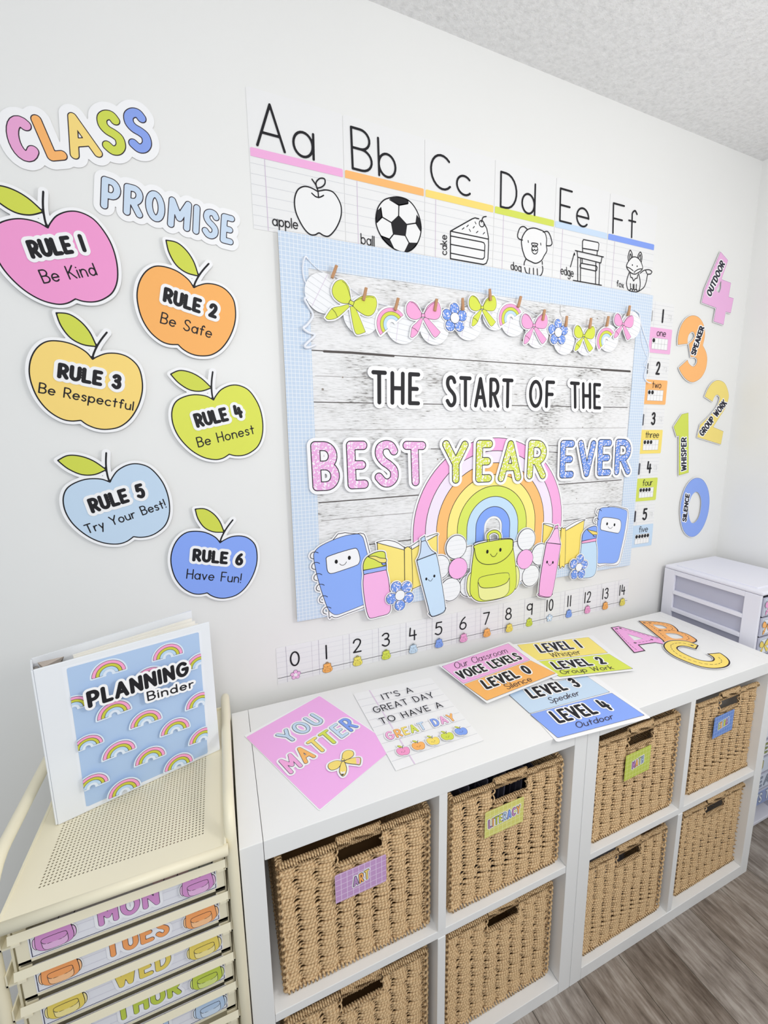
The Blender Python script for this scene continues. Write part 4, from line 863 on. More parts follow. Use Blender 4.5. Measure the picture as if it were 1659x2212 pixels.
# water bottles
A = sticker('paper_bottle', 'paper water bottle with pink body and green lid', 'bottle', .0085, [
    ('body', pg('y', '925 705 925 705 1080 670 1235 640 1235 640 1262 750 1285 920 1296 1100 1290 1200 1250 1250 1150 1278 1030 1306 990 1280 955 1160 925 960 915 820'), (253, 186, 234)),
    ('collar', pg('y', '917 648 1080 615 1238 583 1238 640 1080 672 925 703', False), (160, 184, 250)),
    ('lid', pg('y', '917 645 917 645 917 565 945 490 1000 440 1080 400 1150 385 1208 394 1222 430 1226 480 1237 580 1237 580 1080 615'), (222, 232, 92)),
    ('strap', pg('y', '985 458 1080 452 1150 475 1226 484 1238 515 1215 540 1150 538 1080 500'), (250, 232, 130)), ('button', pg('y', '1170 545 1226 545 1222 568 1185 572'), (146, 170, 246))]); A.done()
A = sticker('paper_bottle', 'paper water bottle with pale blue body and blue lid', 'bottle', .0085, [
    ('body', pg('h', '1037 955 1037 955 1153 938 1153 938 1162 1010 1160 1120 1152 1190 1125 1226 1070 1238 1025 1230 1020 1160 1026 1050'), (202, 228, 250)),
    ('collar', pg('h', '1036 938 1155 912 1155 938 1038 956', False), (250, 176, 220)),
    ('lid', pg('h', '1037 936 1037 936 1045 880 1078 838 1130 815 1158 820 1160 862 1157 912 1157 912'), (140, 174, 250)),
    ('strap', pg('h', '1080 842 1110 850 1158 862 1160 885 1130 885 1108 870'), (248, 222, 120)), ('button', pg('h', '1128 886 1156 886 1152 900 1134 898'), (140, 170, 246))]); A.done()
# highlighters
A = sticker('paper_highlighter', 'pale blue paper highlighter with a face, left of the backpack', 'pen', .0105, [
    ('tip', pg('z', '150 290 150 290 200 258 200 258 208 318 158 332', False), (196, 220, 246)),
    ('nib_holder', pg('z', '156 330 156 330 208 316 240 375 280 430 330 463 330 463 102 550 102 550 130 500 148 430'), (208, 226, 248)),
    ('barrel_end', pg('z', '255 1170 435 1105 436 1155 400 1185 300 1222 270 1208'), (204, 228, 250)),
    ('barrel', pg('z', '102 550 102 550 330 465 330 465 355 560 400 820 440 1090 430 1150 380 1185 300 1212 262 1190 225 1050 160 800'), (206, 230, 252))],
    [eye('z', '215 770', .0034, .0044), eye('z', '310 735', .0034, .0044), ln('z', '238 775 252 792 272 792 290 765', .0007)]); A.done()
A = sticker('paper_highlighter', 'pink paper highlighter with a face, right of the backpack', 'pen', .0105, [
    ('tip', pg('h', '818 812 842 804 842 835 812 838', False), (246, 170, 222)),
    ('nib_holder', pg('h', '812 838 812 838 842 834 850 900 862 960 862 960 745 948 745 948 778 905 798 865'), (252, 198, 238)),
    ('barrel_end', pg('h', '685 1360 690 1385 760 1394 785 1378 790 1360'), (250, 180, 230)),
    ('barrel', pg('h', '745 948 745 948 862 962 862 962 845 1070 812 1270 790 1370 765 1388 705 1380 685 1355 700 1200'), (252, 182, 234))],
    [eye('h', '750 1105', .0034, .0050), eye('h', '797 1108', .0034, .0050), ln('h', '758 1115 766 1130 778 1130 788 1116', .0007)]); A.done()
# blue speckled flowers
def blueflower(lab, cr, petals, centre, rp, rc, h):
    A = Art(FB, 'paper_flower', lab, 'flower', None, h); ps = [circ(cr, q, rp, rp*1.0) for q in petals]
    A.part('backing').add(ps, WHITE, .0032, cell=.0014, thick=.0009)
    for p_ in ps: A.part('petal').add(p_, OUT, .0005, cell=.001); A.add(p_, SP_BLUE, -.0005, cell=.001, dh=.0001)
    A.part('centre').add(circ(cr, centre, rc), OUT, .0005, cell=.001); A.add(circ(cr, centre, rc), PETW, -.0005, cell=.001); A.done()
blueflower('blue speckled paper flower beside the pink water bottle', 'y', ('1365 870', '1505 868', '1534 1015', '1415 1118', '1300 1028'), '1415 982', .0158, .0150, .0125)
blueflower('blue speckled paper flower in front of the pale blue water bottle', 'h', ('1018 1080', '1050 1125', '1028 1200', '970 1205', '964 1120'), '1005 1146', .0160, .0142, .0125)
# backpack, reused small and on the day cards
PK = dict(body='785 440 758 650 740 850 745 950 790 1012 860 1042 960 1036 1100 1006 1220 958 1280 880 1292 760 1278 570 1250 380 1230 300 1000 320 800 370', flap='788 380 790 345 860 322 1000 302 1180 288 1240 298 1255 330 1254 385 1230 450 1160 530 1060 585 940 600 860 575 810 510',
          handle='960 318 955 250 1000 212 1050 208 1092 240 1100 300', pocket='836 800 868 752 1000 720 1170 698 1205 728 1208 850 1195 930 1130 990 1000 1020 900 1026 850 985 838 890', pline='838 815 860 862 920 880 1060 865 1170 820 1205 765',
          pflap='836 800 868 752 1000 720 1170 698 1205 728 1206 765 1170 820 1060 865 920 880 860 862 838 815', sl='760 715 715 745 700 860 712 940 750 975', sr='1285 630 1322 660 1330 760 1312 850 1275 885')
PKU = {k: FB.uv(px('z', v_), .010) for k, v_ in PK.items()}; PKC = (PKU['body'].min(0)+PKU['body'].max(0))/2; PKH = PKU['body'][:, 1].max()-PKU['body'][:, 1].min()
def backpack(A, T, k, c, c2, out=OUT, clip=None, cell=.0012, face=True, lw=.0010, white=.0042, thick=.0009, eyes=None):
    P_ = {n_: T(v_) for n_, v_ in PKU.items()}; X = [CLIP(clip)] if clip else []
    g = lambda n_: PG(smooth(P_[n_])); hd = S(smooth(P_['handle'], False), .0045*k)
    if white: A.part('backing').add([g('body'), g('sl'), g('sr'), hd]+X, WHITE, white, cell=cell*1.4, thick=thick)
    A.part('bag_print').add([g('sl'), g('sr'), hd, g('body')]+X, out, lw, cell=cell); A.add([S(smooth(P_['handle'], False), .0036*k)]+X, c, 0, cell=cell, dh=0)
    A.add([g('sl'), g('sr')]+X, c2, -lw, cell=cell); A.add([g('body')]+X, out, lw*.8, cell=cell); A.add([g('body')]+X, c, -lw, cell=cell)
    A.add([g('pocket')]+X, out, lw*.8, cell=cell, dh=.0001); A.add([g('pocket')]+X, c2, -lw*.8, cell=cell, dh=.0001); A.add([g('pflap')]+X, c, -lw*.8, cell=cell, dh=.0001)
    A.add([S(smooth(P_['pline'], False), lw), S(smooth(P_['flap']), lw)]+X, out, 0, cell=cell)
    if face:
        e_ = T(FB.uv(px('z', '945 447 1100 425 982 475 1003 502 1035 502 1062 462'), .010)); A.add([DISC(e_[0], .0042*k, 14, .0062*k), DISC(e_[1], .0042*k, 14, .0062*k), S(smooth(e_[2:], False), .0008*k)]+X, (24, 22, 26), cell=min(cell, .0009))
A = Art(FB, 'paper_backpack', 'lime green paper backpack with a smiling face under the rainbow', 'backpack', None, .0135); backpack(A, lambda v_: v_, 1, (222, 234, 88), (242, 244, 160)); A.done()
# ================================================================== GARLAND
GH = .0125
bow = dict(l='148 234 148 234 130 195 110 160 75 142 50 170 48 220 70 255 110 265 148 242', r='155 234 155 234 170 198 190 168 235 142 260 172 263 230 240 264 190 262 155 244',
  t1='140 252 140 252 110 285 80 318 68 382 68 382 85 385 118 350 150 262 150 262', t2='155 258 180 258 260 352 260 352 235 383 215 380 180 320 152 262', k='140 226 162 226 162 250 140 250', i1='76 150 95 155 120 185 146 226', i2='238 150 215 158 182 190 158 226', pl_='78 318 100 330 118 350')
BWU = {k: FB.uv(px('f', v_), GH) for k, v_ in bow.items()}; BWC = FB.uv(px('f', '150 240'), GH)[0]
HB_ = BWU['t2'][:, 1].min(); HT_ = BWU['l'][:, 1].max(); BOWH = HT_-HB_
def simT(src_c, dst, k, rot):
    c, s_ = math.cos(rot)*k, math.sin(rot)*k
    return lambda P: (np.asarray(P)-src_c) @ np.array([[c, s_], [-s_, c]])+dst
def bow_art(A, T, c, c2, lw=.0006, white=.0034, cell=.001, clip=None):
    P_ = {n_: T(v_) for n_, v_ in BWU.items()}; g = lambda n_: PG(smooth(P_[n_])); al = [g('t1'), g('t2'), g('l'), g('r')]
    if white: A.part('bow_backing').add(al, WHITE, white, cell=cell*1.3, thick=.0006)
    A.part('bow'); 
    for n_ in ('t1', 't2', 'l', 'r'): A.add(g(n_), OUT, lw*.6, cell=cell, dh=.00012); A.add(g(n_), c, -lw*.8, cell=cell, dh=.00012)
    A.add([S(P_['pl_'], lw*.7), S(smooth(P_['i1'], False), lw*.7), S(smooth(P_['i2'], False), lw*.7)], OUT, 0, cell=cell*.8, dh=.0001)
    A.add(PG(P_['k']), OUT, .0004, cell=cell*.8, dh=.0001); A.add(PG(P_['k']), c, -.0008, cell=cell*.8)
GREENB, PINKB = (220, 230, 84), (250, 172, 218)
circs = [('e', 365, 310, 150), ('e', 632, 470, 145), ('e', 925, 540, 138), ('e', 1155, 556, 128), ('e', 1398, 530, 122), ('f', 250, 300, 124), ('f', 400, 345, 128), ('f', 590, 440, 125), ('f', 808, 500, 118), ('f', 978, 510, 115), ('f', 1162, 482, 112), ('f', 1338, 378, 115)]
decs = [('bow', 'e', '558 382', 1.28, -26, GREENB, 'lime green bow'), ('rb', 'e', '770 610 935 466'), ('bow', 'e', '1072 472', 1.12, 0, PINKB, 'pink bow'), ('fl', 'e', '1302 488', 1), ('bow', 'f', '150 240', 1.0, 0, GREENB, 'lime green bow'),
        ('rb', 'f', '300 385 466 275'), ('bow', 'f', '563 382', 1.06, 0, PINKB, 'pink bow'), ('fl', 'f', '758 435', 1.0), ('bow', 'f', '960 463', .95, -4, GREENB, 'lime green bow'), ('rb', 'f', '1085 572 1203 436'), ('bow', 'f', '1272 370', .96, -6, PINKB, 'pink bow'), None]
pins = [('e', 437, 160), ('e', 655, 320), ('e', 883, 392), ('e', 1162, 398), ('e', 1355, 392), ('e', 1550, 325), ('f', 445, 195), ('f', 637, 300), ('f', 817, 350), ('f', 1008, 365), ('f', 1145, 350), ('f', 1315, 265)]
pins[0:0] = []
ordw = ['leftmost', 'second from left', 'third from left', 'fourth from left', 'fifth from left', 'sixth from left', 'sixth from right', 'fifth from right', 'fourth from right', 'third from right', 'second from right', 'rightmost']
def pin(p, rot, lab):
    r = empty('clothespin', FB.xyz(p, GH+.0035)[0], lab, 'clothespin', 'mini wooden clothespins on the garland'); WD = mat((196, 148, 108), .6)
    L = .0155
    for s_ in (-1, 1):
        b = MB(); b.box(-.0034, .0034, -.0012+s_*.0018, .0012+s_*.0018, -L, L, c=.0006)
        o = b.build('jaw', WD, r); o.rotation_euler = (s_*.07, rot, s_*.25)
    b = MB(); b.tube([(-.0038, 0, .001), (.0038, 0, .001)], .0016, 8); o = b.build('spring', STEEL, r); o.rotation_euler = (0, rot, 0)
circ_c = []
for k, (cr, x, y, rad) in enumerate(circs):
    c = FB.uv(px(cr, [x, y]), GH-.004)[0]; circ_c.append(c); rad = np.linalg.norm(FB.uv(px(cr, [x, y+rad]), GH-.004)[0]-c)*.97
    hk = GH-.0045+(.0011 if k % 2 else 0); d = decs[k] if k < 11 else None
    kind_ = {'bow': lambda d: d[6], 'rb': lambda d: 'small rainbow', 'fl': lambda d: 'blue flower'}
    what = 'plain, no decoration glued on' if d is None else 'with a %s at its upper left' % kind_[d[0]](d)
    if k == 0: what = 'without decoration'
    if k == 11: what = 'with a pink bow'
    dd = decs[k-1] if k > 0 else None
    if 0 < k < 11: what = 'with a %s' % kind_[dd[0]](dd)
    A = Art(FB, 'garland_circle', 'lined paper circle %s, %s on garland' % (what, ordw[k]), 'garland', 'round lined paper circles of the garland', hk)
    A.part('paper_disc').add(DISC(c, rad, 40), (246, 247, 249), cell=.0025, thick=.0006)
    rg = math.radians([-28, -12, -8, -12, -14, -14, -12, -10, -10, -12, -12, -16][k]); u_ = np.array([math.cos(rg), math.sin(rg)]); v_ = np.array([-u_[1], u_[0]])
    A.part('rule_lines').add([S([c+v_*d_-u_*math.sqrt(max(rad**2-d_*d_, 0))*.97, c+v_*d_+u_*math.sqrt(max(rad**2-d_*d_, 0))*.97], .00035) for d_ in np.arange(-rad*.82, rad*.9, .0135)], (200, 202, 208), cell=.001)
    q = -u_*rad*.25; A.add([S([c+q-v_*rad*.93, c+q+v_*rad*.93], .0005)], (222, 204, 226), cell=.001)
    if dd:
        A.h = GH-.001+(.0014 if k % 2 else 0)
        if dd[0] == 'bow':
            T = simT(BWC, FB.uv(px(dd[1], dd[2]), GH)[0], dd[3], math.radians(dd[4])); bow_art(A, T, dd[5], dd[5])
        elif dd[0] == 'rb':
            e_ = FB.uv(px(dd[1], dd[2]), GH); cc = e_.mean(0); dv = e_[1]-e_[0]; A.part('rainbow'); small_rainbow(A, cc, np.linalg.norm(dv)/2*1.0, math.atan2(dv[1], dv[0]), lw=.0007, cell=.0010, faces=((250, 170, 212), (216, 224, 84), (198, 226, 248)))
        else:
            cc = FB.uv(px(dd[1], dd[2]), GH)[0]; ps = [DISC(cc+.0240*np.array([math.cos(a), math.sin(a)]), .0142, 22) for a in np.radians(90+72*np.arange(5)+2)]
            A.part('flower_backing').add(ps, WHITE, .003, cell=.0013, thick=.0006)
            for p_ in ps: A.part('petal').add(p_, OUT, .0004, cell=.001); A.add(p_, SP_BLUE, -.0005, cell=.001, dh=.0001)
            A.part('centre').add(DISC(cc, .0135), OUT, .0004, cell=.001); A.add(DISC(cc, .0135), (250, 250, 252), -.0005, cell=.001)
    A.done()
for k, (cr, x, y) in enumerate(pins):
    pin(FB.uv(px(cr, [x, y]), GH)[0], math.radians([22, 14, 16, 10, -4, -6, 14, 10, 4, 6, 8, 6][k]), 'mini wooden clothespin, %s on the garland string' % ordw[k])
M_STR = mat((240, 243, 250), .5)
def string(nm, pts3, lab, r=.0014, grp=None):
    b = MB(); b.tube(smooth(np.array(pts3), False, 6), r, 8); o = b.build(nm, M_STR); o.data.transform(Matrix.Translation(-Vector(pts3[0]))); o.location = pts3[0]
    for p_ in o.data.polygons: p_.use_smooth = True
    return tag(o, lab, 'string')
def P3(cr, s, hs): return [tuple(FB.xyz(FB.uv([p_], h_), h_)[0]) for p_, h_ in zip(px(cr, s), np.broadcast_to(hs, (len(s.split())//2,)))]
pts = P3('e', '250 68 330 145 430 190', .004)
for c in [FB.uv(px(cr, [x, y]), GH)[0] for cr, x, y in pins]: pts.append(tuple(FB.xyz(c-np.array([0, .004]), GH-.0065)[0]))
pts += P3('f', '1400 275', .004)
string('garland_string', pts, 'white string across the top of the board carrying the paper circles', .0009)
string('ribbon_tail', P3('e', '250 66 232 48 218 80 212 140 222 210 250 270 258 340', [.004, .006, .007, .005, .005, .006, .004]), 'upper loop of white ribbon at the upper left board corner', .0021)
hx = []
x0, y0 = 262, 330
cv = '258 338 225 352 250 400 285 470 240 540 215 560 250 590 300 610 250 660 225 690 250 700 305 680'
string('ribbon_tail', P3('e', cv, [.004, .010, .006, .004, .008, .011, .006, .004, .008, .010, .006, .004]), 'curled white ribbon tail hanging on the left board border', .0030)
string('ribbon_tail', P3('f', '1368 258 1405 290 1415 360 1440 440 1475 540 1482 610 1462 700 1445 790 1470 830 1500 838', [.010, .006, .004, .004, .004, .003, .004, .006, .006, .006]), 'white ribbon tail hanging over the number cards at the right', .0018)
string('ribbon_tail', P3('f', '1405 290 1412 400 1425 520 1450 600 1470 640 1448 690 1470 730', [.006, .004, .004, .003, .006, .010, .004]), 'thin white ribbon end curling beside the right board edge', .0009)
# ================================================================== NUMBER CARDS
CARDC = [(244, 184, 226), (255, 188, 118), (250, 226, 118), (216, 226, 96), (202, 224, 246)]
CT = [(1.8805, 1.7975, 1.714), (1.7075, 1.6255, 1.541), (1.5345, 1.453, 1.368), (1.3620, 1.2800, 1.1955), (1.1895, 1.1065, 1.0215)]
for k in range(5):
    zt_, zm, zb2 = CT[k]; x0, x1 = (1.386, 1.5015) if k < 3 else (1.3865, 1.4975); wdn = ['one', 'two', 'three', 'four', 'five'][k]
    A = Art(WALL, 'number_card', 'wall card for the number %s with a %s lower half' % (wdn, ['pink', 'orange', 'yellow', 'lime green', 'pale blue'][k]), 'card', 'number cards hanging in a column right of the board', .0012+.0004*(k % 2))
    A.part('sheet').add(rect(x0, x1, zb2, zt_), (240, 240, 240), thick=.001, cell=.004)
    A.part('rule_lines').add([S([(x0+.001, z_), (x1-.001, z_)], .0003) for z_ in np.arange(zm+.010, zt_-.004, .0125)]+[S([(x0+.020, zm), (x0+.020, zt_-.001)], .0003)], LINEG, cell=.001)
    A.part('colour_panel').add(rect(x0+.001, x1, zb2+.001, zm), CARDC[k], cell=.004)
    A.part('ten_frame').add(rect(x0+.0195, x1-.0175, zb2+.0135, zb2+.0500), (247, 247, 247), cell=.002)
    fx0, fx1, fz0, fz1 = x0+.0195, x1-.0175, zb2+.0135, zb2+.05; g = [S([(fx0+(fx1-fx0)*i_/5, fz0), (fx0+(fx1-fx0)*i_/5, fz1)], .0003) for i_ in range(6)]+[S([(fx0, z_), (fx1, z_)], .0003) for z_ in (fz0, (fz0+fz1)/2, fz1)]
    A.add(g, (150, 150, 156), cell=.0009)
    A.part('counter').add([DISC((fx0+(fx1-fx0)*(i_+.5)/5, fz1-(fz1-fz0)*.23), .0062, 18, .0070) for i_ in range(k+1)], BLACK, cell=.001)
    ww = [.046, .046, .070, .052, .048][k]; cx = (x0+x1)/2+.004
    A.part('number_word').add(flat(text(wdn, (cx-ww/2, zb2+.0565), (cx+ww/2, zb2+.0565), (cx-ww/2, zb2+.082), .0011, .16)), (40, 38, 44), cell=.0009)
    cx = x0+.060; nw = [.004, .0215, .0215, .024, .0235][k]
    A.part('numeral').add(flat(text(str(k+1), (cx-nw/2, zm+.017), (cx+nw/2, zm+.017), (cx-nw/2, zm+.062), .0033, .3)), BLACK, cell=.0011)
    dx, dz = x1-.020, zm+.036; sq = [(dx-.0075, dz-.008), (dx+.0075, dz-.008), (dx+.0075, dz+.008), (dx-.0075, dz+.008), (dx-.0075, dz-.008)]
    dots = {0: [(0, 0)], 1: [(-1, 1), (1, -1)], 2: [(-1, 1), (0, 0), (1, -1)], 3: [(-1, 1), (1, 1), (-1, -1), (1, -1)], 4: [(-1, 1), (1, 1), (0, 0), (-1, -1), (1, -1)]}[k]
    A.part('dice_symbol').add([S(sq, .0003)]+[DISC((dx+a*.004, dz+b_*.0045), .0008, 8) for a, b_ in dots], (90, 90, 98), cell=.0007)
    ty = [(zm+.018, zm+.052)] if k != 1 else [(zm+.036, zm+.052), (zm+.020, zm+.030)]
    A.part('tally_bar').add([S([(x0+.0085, a), (x0+.0085, b_)], .0008+.0011*min(k, 3)) for a, b_ in ty], (95, 96, 104) if k < 4 else (70, 70, 78), cell=.0009); A.done()
# ================================================================== NUMBER LINE
nxs = [.163+.0857*i_ for i_ in range(15)]
ICON = [('f', (246, 190, 232)), ORANGE, (246, 232, 110), (222, 232, 92), (206, 228, 248), (140, 174, 248), (250, 176, 222), ORANGE, (248, 226, 110), (216, 228, 88), ('f', (214, 232, 250)), (140, 174, 248), (250, 170, 216), ORANGE, (240, 226, 110)]
def nline(x0, x1, ks, lab):
    sh = lambda x: .0105*(x-.117)/1.275
    A = Art(WALL, 'number_line', lab, 'number line', 'number line strips along the wall below the board', .0012 if ks[0] == 0 else .0016)
    A.part('strip').add(PG([(x0, .7925+sh(x0)), (x1, .7925+sh(x1)), (x1, .8945+sh(x1)), (x0, .8945+sh(x0))]), (240, 240, 241), thick=.001, cell=.004)
    xs_ = np.arange(.1415, x1, .0857); cuts = [x for x in xs_ if x0+.005 < x < x1-.002]; ml = []
    A.part('rule_lines').add([S([(x0+.001, z_+sh(x0)), (x1-.001, z_+sh(x1))], .0003) for z_ in (.801, .8175, .8375, .853, .8665, .8805)], (216, 216, 224), cell=.0012)
    A.add([S([(x, .7935+sh(x)), (x, .8935+sh(x))], .0005) for x in cuts]+[S([(x+.067, .7935+sh(x)), (x+.067, .8935+sh(x))], .0002) for x in cuts if x+.067 < x1], (188, 182, 196), cell=.001)
    A.part('line').add([S([(x0+.001, .8088+sh(x0)), (x1-.001, .8088+sh(x1))], .0006)], (60, 60, 66), cell=.001)
    A.part('numerals')
    for k in ks:
        x = nxs[k]; w_ = {1: .007}.get(k, .026 if k < 10 else (.016 if k == 11 else .030)); z_ = .8335+sh(x)
        A.add(flat(text(str(k), (x-w_/2, z_), (x+w_/2, z_), (x-w_/2, z_+.0425), .0021, .34)), BLACK, cell=.001, dh=0)
    A.h += .0002
    for k in ks:
        x = nxs[k]; z_ = .8088+sh(x); ic = ICON[k]
        if ic[0] == 'f' and isinstance(ic[0], str):
            A.part('flower_marker'); ps = [DISC((x+.0085*math.cos(a), z_+.0085*math.sin(a)), .0052, 14) for a in np.radians(90+72*np.arange(5))]
            A.add(ps, (120, 90, 130) if k == 0 else (110, 130, 160), .0004, cell=.0007); A.add(ps, ic[1], -.0004, cell=.0007); A.add(DISC((x, z_), .0048, 14), WHITE, cell=.0007)
        else:
            A.part('backpack_marker'); kk = .0265/PKH; T = simT(PKC, np.array([x, z_-.001]), kk, 0); dk = tuple(int(c_*.62) for c_ in ic)
            P_ = {n_: T(v_) for n_, v_ in PKU.items()}; g = lambda n_: PG(smooth(P_[n_]))
            A.add([g('body'), g('sl'), g('sr'), S(P_['handle'], .0008)], dk, .0004, cell=.0007); A.add([g('body'), g('sl'), g('sr')], ic, -.0003, cell=.0007)
            A.add([S(smooth(P_['pocket']), .0003), S(P_['pline'], .0003), S(smooth(P_['flap']), .0003)], dk, cell=.0005); A.add(DISC((x, z_+.0035), .0012, 8), dk, cell=.0005)
    A.done()
nline(.1165, .8885, range(0, 9), 'long number line strip from 0 to 8 on the wall'); nline(.887, 1.3935, range(9, 15), 'shorter number line strip from 9 to 14 on the wall')
# ================================================================== VOICE LEVEL DIGITS
def pw(h, cr, co, sm): q = WALL.uv(px(cr, co), h); return PG(smooth(q) if sm else q)
DG = [('4', 'i', '1125 225 1210 325 1137 537 1243 577 1218 735 1273 750 1240 918 1183 905 1160 1050 1045 1012 1073 860 912 800 945 650', False, ('1134 548 1075 668 1110 690 1130 640', False), (240, 184, 228), 'OUTDOOR', 'i', '1012 745 1176 368 962 692', 'pink paper numeral 4 labelled OUTDOOR on the wall'),
 ('3', 'i', '645 1275 645 1275 648 1180 680 1060 740 975 815 942 890 972 940 1060 950 1170 927 1280 927 1280 965 1360 976 1450 955 1560 900 1650 815 1695 740 1665 682 1592 655 1530 655 1530 755 1440 755 1440 775 1488 820 1516 855 1480 858 1436 830 1412 790 1414 790 1414 768 1262 768 1262 800 1235 833 1185 826 1140 800 1130 770 1160 757 1210 757 1262 757 1262', True, None, (255, 188, 118), 'SPEAKER', 'i', '842 1398 945 1078 788 1378', 'orange paper numeral 3 labelled SPEAKER on the wall'),
 ('2', 'j', '945 -17 945 -17 985 -110 1040 -180 1105 -202 1175 -165 1215 -60 1212 20 1175 120 1110 220 1045 325 1045 325 1158 372 1158 372 1130 522 1130 522 862 440 862 440 895 300 895 300 1000 200 1080 100 1115 10 1105 -25 1080 -35 1055 -10 1035 42 1035 42', True, None, (246, 224, 128), 'GROUP WORK', 'j', '922 436 1200 62 876 386', 'yellow paper numeral 2 labelled GROUP WORK on the wall'),
 ('1', 'j', '765 162 690 180 597 322 632 432 657 424 655 870 768 838', False, None, (212, 224, 92), 'WHISPER', 'j', '742 818 742 440 680 822', 'lime green paper numeral 1 labelled WHISPER on the wall'),
 ('0', 'j', '870 895 935 925 985 1020 1002 1150 985 1300 935 1440 870 1530 800 1560 735 1525 695 1450 675 1330 675 1220 695 1110 735 1000 800 918', True, ('850 1052 890 1085 908 1165 895 1290 862 1370 815 1405 785 1380 768 1300 770 1200 800 1100', True), (142, 172, 244), 'SILENCE', 'j', '740 1392 778 1080 692 1382', 'blue paper numeral 0 labelled SILENCE above the drawer tower')]
for ch, cr, co, sm, hole, c, tx, cr2, tc_, lab in DG:
    H_ = .0050; bd = pw(H_, cr, co, sm); hs = [SUB(pw(H_, cr, hole[0], hole[1]))] if hole else []
    A = Art(WALL, 'paper_numeral', lab, 'numeral', 'paper numerals for the voice levels', H_)
    A.part('backing').add([bd]+hs, WHITE, .0022, cell=.002, thick=.0009); A.part('outline').add([bd]+hs, (90, 84, 96), 0, cell=.0014)
    A.part('numeral_face').add([bd]+([SUB(('P', hs[0][1][1]))] if hs else []), c, -.0009, cell=.0014)
    q = flat(ptext(WALL, H_, cr2, tx, tc_, .0030, .34)); A.part('word_label', 'white edged black lettering').add(q, WHITE, .0034, cell=.0012, thick=.0003); A.add(q, (34, 34, 52), cell=.0009); A.done()
# ================================================================== PAPERS ON THE SHELF TOP
def quad(cr, co, h=0, pl=TOP): return PG(pl.uv(px(cr, co), h))
def tt(h, cr, s, co, r, gap=.24, pl=TOP): return flat(ptext(pl, h, cr, s, co, r, gap))
A = Art(TOP, 'poster_sheet', 'pink poster reading YOU MATTER lying on the left shelf top', 'poster', h=.0010)
A.part('sheet').add(quad('P', '527 1590 690 1503 855 1612 690 1753'), WHITE, thick=.0006, cell=.004); A.part('pink_print').add(quad('m', '93 455 563 190 1047 516 565 918'), (249, 184, 240), cell=.004)
L_ = [g for g in ptext(TOP, .001, 'm', 'YOU', '362 500 604 350 276 440', .0046, .42)]; q = flat(L_)
A.part('lettering').add(q, WHITE, .0042, cell=.0014, thick=.0002); A.add(q, (70, 80, 110), .0002, cell=.0012); A.add(q, (202, 224, 244), -.0011, cell=.0012)
L_ = ptext(TOP, .001, 'm', 'MATTER', '378 697 818 388 296 606', .0046, .46); q = flat(L_)
A.add(q, WHITE, .0042, cell=.0014, thick=.0002); A.add(q, (70, 60, 90), 0, cell=.0012)
for g, c in zip(L_, [(250, 176, 226), (255, 190, 110), (250, 226, 120), (220, 230, 92), (204, 226, 246), (134, 166, 244)]): A.add(g, c, -.0009, cell=.0012, dh=0)
A.h += .0002
def ptop(cr, co, sm=True, h=.001): q = TOP.uv(px(cr, co), h); return PG(smooth(q) if sm else q)
bw = [ptop('m', '705 612 670 606 625 625 618 650 640 668 680 657 706 625'), ptop('m', '708 600 712 560 740 541 775 546 783 570 760 592 724 606'), ptop('m', '704 620 692 658 692 685 712 708 732 690 738 655 722 614'), ptop('m', '722 612 772 592 824 588 824 632 800 633 740 625')]
A.part('pencil_bow').add(bw, WHITE, .0042, cell=.0014, thick=.0002)
for p_ in bw: A.add(p_, OUT, .0003, cell=.001, dh=.0001); A.add(p_, (252, 226, 122), -.0008, cell=.001, dh=.0001)
A.add(ptop('m', '795 590 822 590 821 630 800 631', False), (250, 190, 220), -.0003, cell=.001); A.add(ptop('m', '695 684 704 676 712 684 722 674 731 684 712 706', False), (250, 248, 240), -.0003, cell=.001); A.add(ptop('m', '702 696 722 694 712 707', False), (60, 60, 70), cell=.0008)
A.add(DISC(TOP.uv(px('m', '713 607'))[0], .0035, 14), OUT, cell=.0009); A.add(DISC(TOP.uv(px('m', '713 607'))[0], .0027, 14), (252, 226, 122), cell=.0009); A.done()
A = Art(TOP, 'poster_sheet', 'white lined poster reading GREAT DAY lying on the left shelf top', 'poster', h=.0016)
Q = TOP.uv(px('P', '763 1500 930 1465 1045 1600 855 1666')); A.part('sheet').add(PG(Q), (246, 246, 246), thick=.0005, cell=.004)
rl = []
for i_ in range(9):
    f_ = .11+.1*i_; a_, b_ = Q[0]+(Q[3]-Q[0])*f_, Q[1]+(Q[2]-Q[1])*f_; rl.append(S([a_+(b_-a_)*.01, b_-(b_-a_)*.01], .0005))
A.part('rule_lines').add(rl, (208, 208, 214), cell=.0013); A.add([S([Q[0]+(Q[1]-Q[0])*.2, Q[3]+(Q[2]-Q[3])*.2], .0012)], (232, 208, 234), cell=.0013)
A.part('lettering')
for s_, co in (("IT'S A", '972 215 1166 164 952 180'), ('GREAT DAY', '918 302 1304 197 896 264'), ('TO HAVE A', '960 374 1358 260 938 336')): q = tt(.0016, 'm', s_, co, .0014, .3); A.add(q, (232, 232, 235), .0022, cell=.0013, dh=.0001); A.add(q, BLACK, cell=.001)
L_ = ptext(TOP, .0016, 'm', 'GREAT DAY', '1000 480 1444 348 974 426', .0030, .44); q = flat(L_); A.add(q, (248, 248, 250), .0030, cell=.0013, thick=.0001); A.add(q, (90, 70, 100), 0, cell=.001)
for g, c in zip(L_, [(250, 180, 222), (255, 190, 110), (250, 228, 120), (220, 230, 92), (204, 226, 246), PINK, (138, 170, 246), (246, 180, 222), (255, 190, 112)]):
    if g: A.add(g, c, -.0006, cell=.001, dh=0)
A.h += .0002
ap = [('1100 550', (250, 160, 206)), ('1198 518', (255, 184, 104)), ('1292 488', (252, 226, 110)), ('1383 459', (214, 226, 84)), ('1471 429', (134, 168, 244))]
